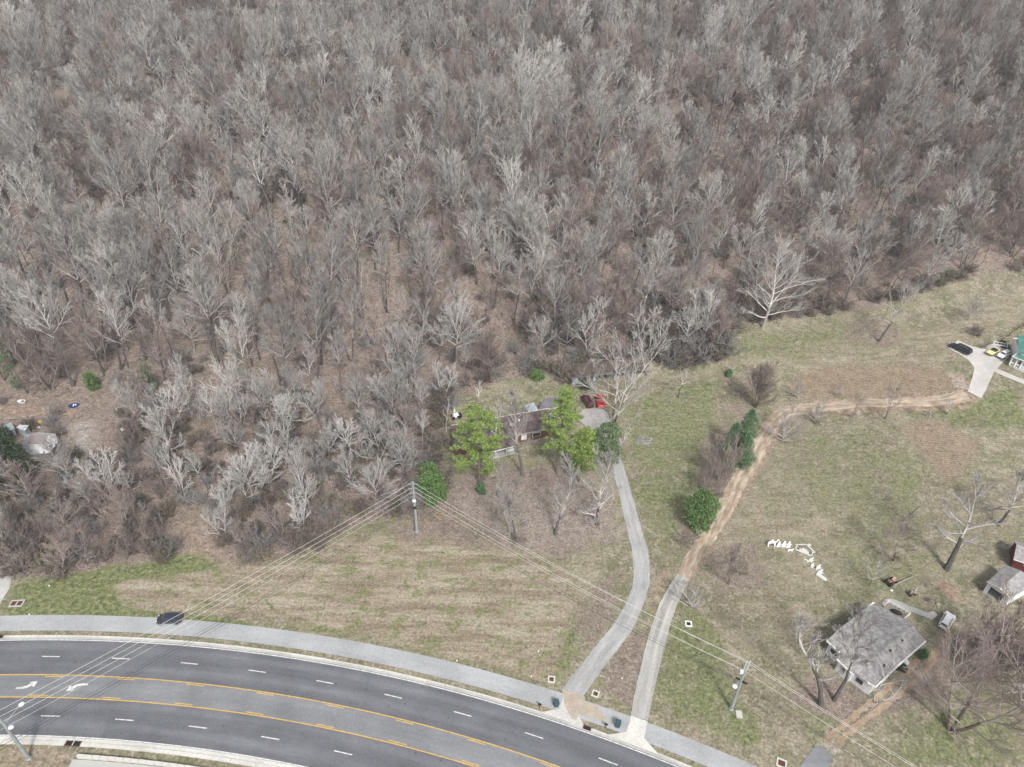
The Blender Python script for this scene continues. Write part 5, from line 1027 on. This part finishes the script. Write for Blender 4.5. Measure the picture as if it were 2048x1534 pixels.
for k, (z, r) in enumerate(((lv[4], .022), (lv[5], .034), (lv[6], .020))):
    w3 = ('upper', 'thick middle', 'lower')[k]; a = PC+Vector((-.2, -.1, z)); wire(a, PE+Vector((0, 0, z)), 1.7+.15*k, r, M_cab, w3+' dark cable crossing the highway from the corner pole', 'dark cables over the highway', 'dark_cable')
    if k < 2: a = PC+Vector((.2, -.1, z)); b = PA+Vector((0, -.15, zt-5.0-.35*k)); wire(a, b, 1.9+.5*k, r, M_cab, w3+' dark cable between the corner pole and the lane pole', 'dark cables over the lawn', 'dark_cable'); wire(b, Vector((PD.x, PD.y, b.z)), 1.4+.3*k, r, M_cab, w3+' dark cable running from the lane pole to the lower right', 'dark cables past the lane pole', 'dark_cable')
# yellow guy-wire guards at the corner pole
M_guy = mat('yellow_guard', (.62, .45, .10), .6)
for (u0, v0, u1, v1, h, lab) in ((788, 1027, 780, 1035, 1.5, 'far left'), (816, 1036, 810, 1045, 1.2, 'near left'), (848, 1034, 856, 1042, 1.2, 'near right'), (869, 1026, 881, 1031, 1.6, 'middle right'), (880, 1019, 892, 1025, 1.9, 'far right')):
    a = P(u1, v1+7); d = (Vector((PC.x, PC.y, lv[4]))-a).normalized(); mb = MB(); mb.tube([Vector((0, 0, 0)), d*2.4], .06, 6); o = tag(mb.obj('guy_wire', M_guy, loc=a), lab+' yellow guy wire guard beside the corner pole', 'guy wire', 'yellow guy wire guards'); mb = MB(); mb.tube([d*2.3, d*(Vector((PC.x, PC.y, lv[4]))-a).length], .012, 4); mb.obj('cable', M_cab, o)
# ------------------------------------------------------------------ bins, mailboxes, drains
print('small things')
def bin_(u, v, label, rz):
    o = thing('trash_bin', label, 'trash bin', PH(u, v, .05), rz, None); mb = MB(); mb.add([(-.24, -.24, .08), (.24, -.24, .08), (.24, .26, .08), (-.24, .26, .08), (-.32, -.34, 1.0), (.32, -.34, 1.0), (.32, .36, 1.0), (-.32, .36, 1.0)], [(0, 3, 2, 1), (4, 5, 6, 7), (0, 1, 5, 4), (1, 2, 6, 5), (2, 3, 7, 6), (3, 0, 4, 7)]); mb.obj('body', M_grn, o)
    mb = MB(); mb.box((0, 0, 1.04), (.72, .80, .08)); mb.box((0, .02, 1.10), (.6, .62, .06)); mb.obj('lid', M_grn2, o)
    mb = MB(); mb.tube([(-.28, .42, .98), (.28, .42, .98)], .025, 6); mb.obj('handle', M_grn, o)
    for s in (-1, 1): mb = MB(); mb.tube([(s*.24, .3, .14), (s*.31, .3, .14)], .14, 10); mb.obj('wheel', M_tyre, o)
    o.scale = (1.25,)*3; return o
bin_(1112, 1412, 'dark green wheeled bin left of the first driveway apron', .2); bin_(1235, 1453, 'dark green wheeled bin between the two driveway aprons', -.2)
def mailbox(u, v, label):
    o = thing('mailbox', label, 'mailbox', P(u, v), -.35); mb = MB(); mb.box((0, 0, .5), (.12, .12, 1.05)); mb.obj('post', M_brow, o); mb = MB(); mb.vplate([(-.26, 1.0), (.26, 1.0), (.26, 1.18), (.16, 1.26), (-.16, 1.26), (-.26, 1.18)], .22); b = mb.obj('box', M_blk, o); mb = MB(); mb.box((.28, 0, 1.1), (.02, .2, .2)); mb.obj('door', M_blk, b)
mailbox(1079, 1416, 'black mailbox on a brown post left of the first apron'); mailbox(1211, 1456, 'black mailbox on a brown post beside the curb inlet')
def drain(u, v, w_, l, label, rz, m=M_conc, gm=M_rust, cells=1, hgt=.12):
    o = thing('drain_box', label, 'drain', P(u, v), rz); mb = MB()
    for s in (-1, 1): mb.box((0, s*(l/2), hgt/2+.02), (w_+.24, .24, hgt)); mb.box((s*(w_/2), 0, hgt/2+.022), (.24, l-.24, hgt-.004))
    for k in range(1, cells): mb.box((-w_/2+k*w_/cells, 0, hgt/2+.02), (.2, l-.24, hgt-.01))
    mb.obj('frame', m, o); mb = MB(); mb.box((0, 0, .03), (w_-.2, l-.2, .04))
    for k in range(7): mb.box((-w_/2+.2+k*(w_-.4)/6, 0, .06), (.05, l-.22, .03))
    mb.obj('grate', gm, o); return o
drain(34, 1207, 2.2, 1.3, 'double iron grate in a concrete frame on the left roadside lawn', .1, M_concd, cells=2); drain(1103, 1359, 1.0, 1.0, 'square iron grate in the grass left of the asphalt driveway mouth', -.1)
drain(1191, 1388, 1.0, 1.0, 'square iron grate on the grass wedge between the driveways', -.4); drain(1563, 1527, 1.3, 1.2, 'square iron grate at the bottom edge right of the path', -.4); drain(1377, 1248, 1.0, 1.0, 'white-framed dark meter pit on the grass right of the pale lane', -.1, M_trim, M_dark)
def inlet(u, v, label, n, r, wd):
    a = ang(u, v); p = ringpt(r, a, .05); o = thing('curb_inlet', label, 'drain', p, -a); mb = MB()
    mb.box((0, 0, .06), (n*1.15, wd, .1)); mb.obj('inlet_mouth', M_dark, o)
    for k in range(n+1): mb = MB(); mb.box((-n*.575+k*1.15, 0, .125), (.14, wd+.06, .05)); mb.obj('divider', M_rust if k in (0, n) else M_conc, o)
    mb = MB(); mb.box((0, wd/2 if r > 260 else -wd/2, .16), (n*1.15+.2, .14, .06)); mb.obj('rim', M_rust, o)
inlet(150, 1482, 'double rusty curb inlet in the south kerb at the lower left', 2, WB-1.0, .8); inlet(1174, 1458, 'rusty curb inlet in the north kerb between the two aprons', 1, RW+.62, .55); inlet(-2, 1277, 'rusty curb inlet in the north kerb at the left frame edge', 1, RW+.62, .55)
mb = MB(); mb.box((0, 0, .08), (1.0, 1.3, .16), rz=-.1); tag(mb.obj('concrete_slab', M_slab, loc=P(1478, 1429)), 'flat pale concrete slab on the grass below the lane pole', 'slab')
# retaining wall of blocks at the bottom
wa = ang(150, 1512); RWL = WB-3.0; o = thing('retaining_wall', 'pale block retaining wall with a stepped top along the bottom edge', 'retaining wall', ringpt(RWL, wa, 0))
Bw = o.location.copy(); mb = MB(); n = 34; dth = 1.22/RWL
for k in range(n): p = ringpt(RWL-.02*(k % 2), wa+(k+1)*dth, .35-.012*k); mb.box(p-Bw, (1.17, .42, .75), rz=-(wa+(k+1)*dth)-.02)
mb.obj('block_course', M_conc, o)
mb = MB(); p0 = [ringpt(RWL-.35, wa+k*dth, 0) for k in range(n+1)]; p1 = [ringpt(RWL-1.6, wa+k*dth, 0) for k in range(n+1)]
for k in range(n): mb.prism([tuple((q-Bw)[:2]) for q in (p0[k], p0[k+1], p1[k+1], p1[k])], -.1, .12)
mb.obj('channel', M_concd, o)
# ------------------------------------------------------------------ white lawn figures
M_ply = mat('white_plywood', (.86, .86, .86), .6)
def figure(u, v, poly, s, label, rz, group='white plywood lawn figures', name='lawn_figure', s2=None):
    o = thing(name, label, 'lawn figure', P(u, v), rz, group); mb = MB(); mb.vplate([(x*s*.92, z*(s2 or s)*.92) for x, z in poly], .07); c_ = mb.obj('cutout', M_ply, o); c_.rotation_euler = (-.35, 0, 0); mb = MB(); mb.box((0, .25, .3*s), (.06, .5, .05), rx=-.6); mb.obj('prop', M_wood, o); return o  # cutouts are tilted back on a prop so that they catch more light
CAMEL = [(-1.1, 0), (-.95, 0), (-.85, .8), (-.5, .95), (.3, .95), (.45, 0), (.62, 0), (.62, 1.0), (.95, 1.25), (1.1, 1.65), (1.45, 1.6), (1.4, 1.8), (1.05, 1.9), (.85, 1.5), (.5, 1.4), (.2, 1.5), (0, 1.85), (-.3, 1.9), (-.5, 1.5), (-.95, 1.4), (-1.15, 1.0)]
KNEEL = [(-.6, 0), (.5, 0), (.45, .5), (.8, .75), (.75, .9), (.35, .8), (.35, 1.0), (.5, 1.25), (.4, 1.5), (.2, 1.6), (.0, 1.45), (-.05, 1.2), (-.3, .9), (-.45, .5)]
ROBE = [(-.35, 0), (.4, 0), (.3, .7), (.6, .95), (.5, 1.1), (.25, 1.05), (.22, 1.3), (.25, 1.55), (.1, 1.72), (-.1, 1.65), (-.15, 1.35), (-.35, 1.1), (-.4, .6)]
SHEEP = [(-.7, 0), (-.6, 0), (-.55, .35), (.3, .35), (.35, 0), (.48, 0), (.5, .5), (.8, .65), (.95, .9), (.75, 1.0), (.5, .8), (-.5, .85), (-.8, .6)]
figure(1545, 1094, CAMEL, 1.0, 'white camel cutout, leftmost of the lawn figures', .05); figure(1557, 1094, KNEEL, .9, 'white kneeling figure cutout right beside the camel cutout', .1); figure(1567, 1094, KNEEL, .95, 'white figure cutout in the middle between camel and stable', .1); figure(1576.5, 1095, KNEEL, .95, 'white figure cutout nearest the stable on its left', .1)
figure(1581, 1104, SHEEP, .85, 'white lying animal cutout in front of the three kneeling figures', .1); figure(1612, 1124, SHEEP, .75, 'small white animal cutout just below the stable', -.9); figure(1620.5, 1123, KNEEL, .8, 'white figure cutout below right of the stable', -.8); figure(1623, 1135, ROBE, .75, 'white robed cutout second below the stable', -.8)
figure(1634, 1141, ROBE, 1.0, 'white robed cutout above the long trough cutout', -.8); figure(1638, 1148, KNEEL, .9, 'white stooping cutout touching the long trough cutout', -.8); figure(1642.5, 1156, [(-1.3, 0), (1.2, 0), (1.35, .5), (1.0, .7), (-1.1, .75), (-1.35, .4)], .9, 'long white trough-like cutout, lowest of the lawn figures', -.85)
o = thing('toy_stable', 'white open stable frame with a star among the lawn figures', 'stable display', P(1607, 1106), -.55, 'white plywood lawn figures')
mb = MB()
for x in (-1.6, 1.6): mb.box((x, 0, .8), (.22, .08, 1.6))
mb.box((0, 0, .12), (3.4, .08, .24)); mb.box((-1.0, 0, 1.95), (2.2, .08, .22), ry=-.55); mb.box((1.0, 0, 1.95), (2.2, .08, .22), ry=.55); mb.obj('frame', M_ply, o)
mb = MB(); mb.vplate([(-1.0, .2), (1.0, .2), (.9, .8), (.5, 1.0), (.3, 1.35), (0, 1.2), (-.35, 1.4), (-.6, .95), (-1.0, .75)], .05); mb.obj('cutout', M_ply, o)
mb = MB(); mb.vplate([((.5 if k % 2 == 0 else .17)*cos(k*pi/8)+.5, (.5 if k % 2 == 0 else .17)*sin(k*pi/8)+2.75) for k in range(16)], .05); mb.obj('star', M_ply, o)
# ------------------------------------------------------------------ garden things
def tractor():
    o = thing('garden_tractor', 'old green and red garden tractor on the lawn behind the cottage', 'tractor', P(1781, 1166), .5); mg = mat('tractor_green', (.03, .09, .04), .5); mr = mat('tractor_red', (.45, .09, .05), .6, (.6, .45, .35), 3)
    mb = MB(); mb.box((.5, 0, .65), (1.1, .5, .45), taper=.85); mb.obj('hood', mr, o); mb = MB(); mb.box((-.3, 0, .45), (1.3, .7, .2)); mb.obj('chassis', mg, o); mb = MB(); mb.box((-.6, 0, .8), (.45, .5, .12)); mb.box((-.8, 0, 1.0), (.1, .5, .4)); mb.obj('seat', mr, o)
    for x, r in ((.8, .28), (-.7, .45)):
        for s in (-1, 1): mb = MB(); ring_ = [(x+r*cos(k*pi/7), r+r*sin(k*pi/7)) for k in range(14)]; mb.add([(a, s*.42, b) for a, b in ring_]+[(a, s*.62, b) for a, b in ring_], [(k, (k+1) % 14, (k+1) % 14+14, k+14) for k in range(14)]+[tuple(range(14)), tuple(range(14, 28))]); mb.obj('wheel', M_tyre, o)
    mb = MB(); mb.tube([(0, 0, .7), (-.2, 0, 1.15)], .03, 6); mb.tube([(-.2, -.2, 1.15), (-.2, .2, 1.15)], .03, 6); mb.obj('steering_wheel', M_blk, o); o.scale = (1.15,)*3
tractor()
mb = MB(); mb.tube([(-2.6, -1.2, .16), (-.5, -.1, .22), (2.6, 1.4, .16)], [.17, .2, .14], 8); tag(mb.obj('log', M_wood, loc=P(1806, 1164)), 'long grey weathered log lying right of the garden tractor', 'log')
o = thing('junk_cart', 'small dark cart heaped with scrap and an upright pale stick', 'cart', P(1822, 1189), .3); mb = MB(); mb.box((0, 0, .4), (1.5, .8, .12)); mb.box((0, .38, .55), (1.5, .06, .3)); mb.obj('bed', M_brow, o)
for x in (-.5, .5): mb = MB(); mb.tube([(x, -.45, .25), (x, .45, .25)], .25, 10); mb.obj('wheel', M_tyre, o)
mb = MB(); mb.tube([(.7, 0, .4), (1.0, .1, 1.5)], .06, 6); mb.obj('stick', M_trim, o); mb = MB()
for k in range(6): mb.box((random.uniform(-.5, .5), random.uniform(-.25, .25), .6), (.3, .2, .25), rz=k)
mb.obj('scrap', mat('scrap', (.35, .30, .28), .8, (.7, .68, .66), 4), o)
def blob(u, v, r, name, label, cat, m, z=.5): mb = MB(); mb.ball((0, 0, r[2]*z), r, 9, 6, jit=.08); return tag(mb.obj(name, m, loc=P(u, v)), label, cat)
blob(1875, 1210, (.42, .4, .4), 'stump', 'pale cut stump on the grass above the white car', 'stump', mat('cut_wood', (.55, .47, .38), .9, (.35, .28, .22), 4)); blob(1783, 1181, (.3, .25, .15), 'bucket', 'small white bucket lying below the garden tractor', 'bucket', M_trim)
blob(1810, 1328, (.5, .5, .8), 'tank', 'white upright tank beside the side wall of the cottage', 'tank', M_trim); blob(1698, 1240, (.3, .3, .4), 'utility_box', 'small white box at the upper left wall of the cottage', 'box', M_trim); blob(1103, 880, (.45, .4, .6), 'barrel', 'white barrel at the driveway corner of the ranch house', 'barrel', M_trim)
blob(1212, 1454, (.16, .16, .3), 'marker_post', 'tiny white marker beside the second mailbox', 'marker', M_trim) if False else None
for i, (u, v, lab) in enumerate([(914, 1322, 'small white marker in the grass along the path'), (1077, 1303, 'small white marker in the field left of the asphalt driveway'), (1063, 1353, 'small white marker near the square grate by the path'), (1244, 1357, 'small white marker on the wedge between the driveways'), (99, 1172, 'white litter on the left roadside lawn'), (59, 1229, 'white litter at the path edge on the left')]):
    mb = MB(); mb.box((0, 0, .15), (.22, .18, .3), taper=.7); tag(mb.obj('marker', M_trim, loc=P(u, v), rz=i), lab, 'marker')
# swing frame by the lane, trellis, fence, pergola
def frame(u, v, label, w_, l, h, m, name, cat, rz, slats=0):
    o = thing(name, label, cat, P(u, v), rz)
    for x in (-w_/2, w_/2):
        for y in (-l/2, l/2): mb = MB(); mb.box((x, y, h/2), (.12, .12, h)); mb.obj('post', m, o)
    for y in (-l/2, l/2): mb = MB(); mb.box((0, y, h), (w_+.1, .12, .12)); mb.obj('beam', m, o)
    for x in (-w_/2, w_/2): mb = MB(); mb.box((x, 0, h+.02), (.12, l-.12, .12)); mb.obj('beam', m, o)
    for k in range(slats): mb = MB(); mb.box((-w_/2+(k+1)*w_/(slats+1), 0, h+.08), (.06, l, .06)); mb.obj('slat', m, o)
    return o
frame(1856, 832, 'small weathered wooden swing frame below the gravel lane', 1.7, 1.6, 1.3, M_wood, 'swing_frame', 'swing frame', .4); frame(1999, 694, 'white lattice frame behind the yellow roadster', 3.2, 1.6, 1.0, M_trim, 'trellis', 'trellis', -.45, slats=3)
o = thing('bird_feeder', 'white-topped post with a crossbar behind the clipped shrubs', 'post', P(2025, 690)); mb = MB(); mb.box((0, 0, 1.1), (.14, .14, 2.2)); mb.obj('post', M_brow, o); mb = MB(); mb.box((0, 0, 2.2), (1.5, .4, .1)); mb.obj('top', M_trim, o)
def fence(pts, label, h, m):
    W = [P(a, b) for a, b in pts]; B = W[0].copy(); o = thing('fence', label, 'fence', B)
    for a, b in zip(W[:-1], W[1:]):
        n = max(1, int((b-a).length/2.4))
        for k in range(n+1): p = a.lerp(b, k/n); mb = MB(); mb.box((p.x-B.x, p.y-B.y, H(p.x, p.y)-B.z+h/2), (.12, .12, h)); mb.obj('post', m, o)
        for zz in (.45, .9): bar(o, B, a+Vector((0, 0, h*zz)), b+Vector((0, 0, h*zz)), .05, .12, m, 'rail')
fence([(2002, 684), (2018, 672), (2034, 660), (2070, 640)], 'dark wooden rail fence climbing to the upper right corner', 1.2, M_brow); fence([(2028, 684), (2038, 690), (2060, 697)], 'short brown garden fence above the farmhouse', 1.1, M_brow); fence([(2033, 677), (2070, 684)], 'dark straight fence at the right frame edge', 1.1, M_brow)
# back-lawn things and clearing junk
o = thing('lawn_mower', 'white and black ride-on mower left of the ranch house', 'mower', P(912, 835), .4); mb = MB(); mb.box((0, 0, .5), (1.1, .7, .5), taper=.7); mb.obj('body', M_trim, o); mb = MB(); mb.box((.5, 0, .35), (.8, .9, .3)); mb.obj('deck', M_blk, o)
for x, y in ((-.5, -.4), (.5, -.4), (-.5, .4), (.5, .4)): mb = MB(); mb.tube([(x, y-.1, .25), (x, y+.1, .25)], .25, 10); mb.obj('wheel', M_tyre, o)
o.scale = (1.6,)*3
mb = MB(); mb.box((0, 0, .7), (.5, .5, 1.4), taper=.6); tag(mb.obj('statue', M_trim, loc=P(909, 823)), 'narrow white upright figure behind the ride-on mower', 'statue')
def open_boat(u, v, L, W, m, name, label, cat, rz, mi=None):
    o = thing(name, label, cat, P(u, v), rz); mb = MB(); n = 12
    for z, k in ((0, .75), (.5, 1.0), (.5, .85), (.12, .66)): mb.v += [(L/2*k*cos(2*pi*i/n), W/2*k*sin(2*pi*i/n), z) for i in range(n)]
    for r in range(3):
        for i in range(n): mb.f.append((r*n+i, r*n+(i+1) % n, (r+1)*n+(i+1) % n, (r+1)*n+i)); mb.mi.append(0)
    mb.f += [tuple(range(3*n, 4*n)), tuple(range(n))[::-1]]; mb.mi += [0, 0]; mb.obj('hull', m, o); mb = MB(); mb.box((0, 0, .35), (L*.12, W*.75, .06)); mb.box((L*.2, 0, .3), (L*.1, W*.6, .2), rz=.3); mb.obj('seat', mi or M_trim, o)
open_boat(148, 813, 2.6, 1.6, mat('blue_plastic', (.03, .06, .22), .4), 'blue_tub', 'blue plastic tub with scraps inside in the cabin clearing', 'tub', .4); open_boat(81, 846, 1.2, .9, mat('yellow_plastic', (.75, .50, .06), .5), 'yellow_tub', 'small orange-yellow tub among the pale junk by the cabin', 'tub', .2); open_boat(44, 805, 2.2, 1.2, M_trim, 'white_tub', 'white tub standing left on the dirt bank', 'tub', 0, M_dark)
for i, (u, v, s, lab) in enumerate([(62, 855, .9, 'pale sacks heaped behind the cabin roof'), (70, 851, .7, 'dirty cream sack left of the yellow tub'), (77, 855, .5, 'small white bag below the yellow tub'), (236, 819, .8, 'white barrel lying in the brush right of the clearing, upper one'), (245, 822, .5, 'white scrap beside the upper white barrel'), (284, 834, .8, 'white round tank deep in the brush'), (247, 860, .8, 'white upright can in the brush left of grey rubble'), (266, 852, .9, 'grey rubble sheets in the brush'), (216, 903, .6, 'pale rock left in the group of four below the brush'), (222, 911, .5, 'pale rock lowest in the group of four'), (231, 907, .7, 'pale rock right in the group of four'), (219, 897, .35, 'small pale rock on top of the group of four'), (13, 864, .4, 'tiny white bucket left of the cabin')]):
    rs = random.Random(i); mb = MB(); mb.ball((0, 0, s*.3), (s, s*rs.uniform(.5, .8), s*.45), 7, 5, jit=.18); tag(mb.obj('junk_piece', mat('junk_%d' % i, (.66, .65, .60) if i != 7 else (.4, .42, .43), .8, (.5, .5, .46), 3), loc=P(u, v), rz=rs.uniform(0, 3)), lab, 'junk')
for i, (u, v, a, L, lab) in enumerate([(128, 788, .9, 3.6, 'dark fallen log on the slope above the blue tub'), (138, 782, -.7, 3.0, 'dark crossed log over another above the blue tub'), (100, 768, 1.35, 2.6, 'pale upright snag leaning above the dirt bank'), (25, 838, .1, 4.0, 'pale pole lying behind the small sheds'), (700, 560, .2, 6, 'fallen grey log on the hillside litter'), (745, 690, .6, 5, 'dark fallen trunk on the slope left of the back lawn'), (520, 752, -.1, 5.5, 'fallen trunk lying level in the left wood')]):
    p = P(u, v); z2 = H(p.x+L/2*cos(a), p.y+L/2*sin(a)); z1 = H(p.x-L/2*cos(a), p.y-L/2*sin(a)); mb = MB(); mb.tube([(-L/2*cos(a), -L/2*sin(a), z1-p.z+.15), (0, 0, .2), (L/2*cos(a), L/2*sin(a), z2-p.z+(.15 if i != 2 else 2.0))], [.17, .15, .09], 7); tag(mb.obj('log', M_tr['pale'] if 'pale' in lab or 'grey' in lab else M_tr['brown'], loc=p), lab, 'log')
# ------------------------------------------------------------------ light haze in the air
mb = MB(); mb.box((0, 330, 41), (1500, 960, 150)); hz_ = mb.obj('haze', [])
mh = bpy.data.materials.new('haze'); mh.use_nodes = True; n = mh.node_tree.nodes; l = mh.node_tree.links; n.remove(n['Principled BSDF'])
pv_ = n.new('ShaderNodeVolumePrincipled'); pv_.inputs['Color'].default_value = (.86, .90, .96, 1); pv_.inputs['Density'].default_value = .00026; pv_.inputs['Anisotropy'].default_value = .1
l.new(pv_.outputs[0], n['Material Output'].inputs['Volume']); hz_.data.materials.append(mh); hz_['kind'] = 'stuff'; hz_['label'] = 'thin pale haze in the air over the whole valley'
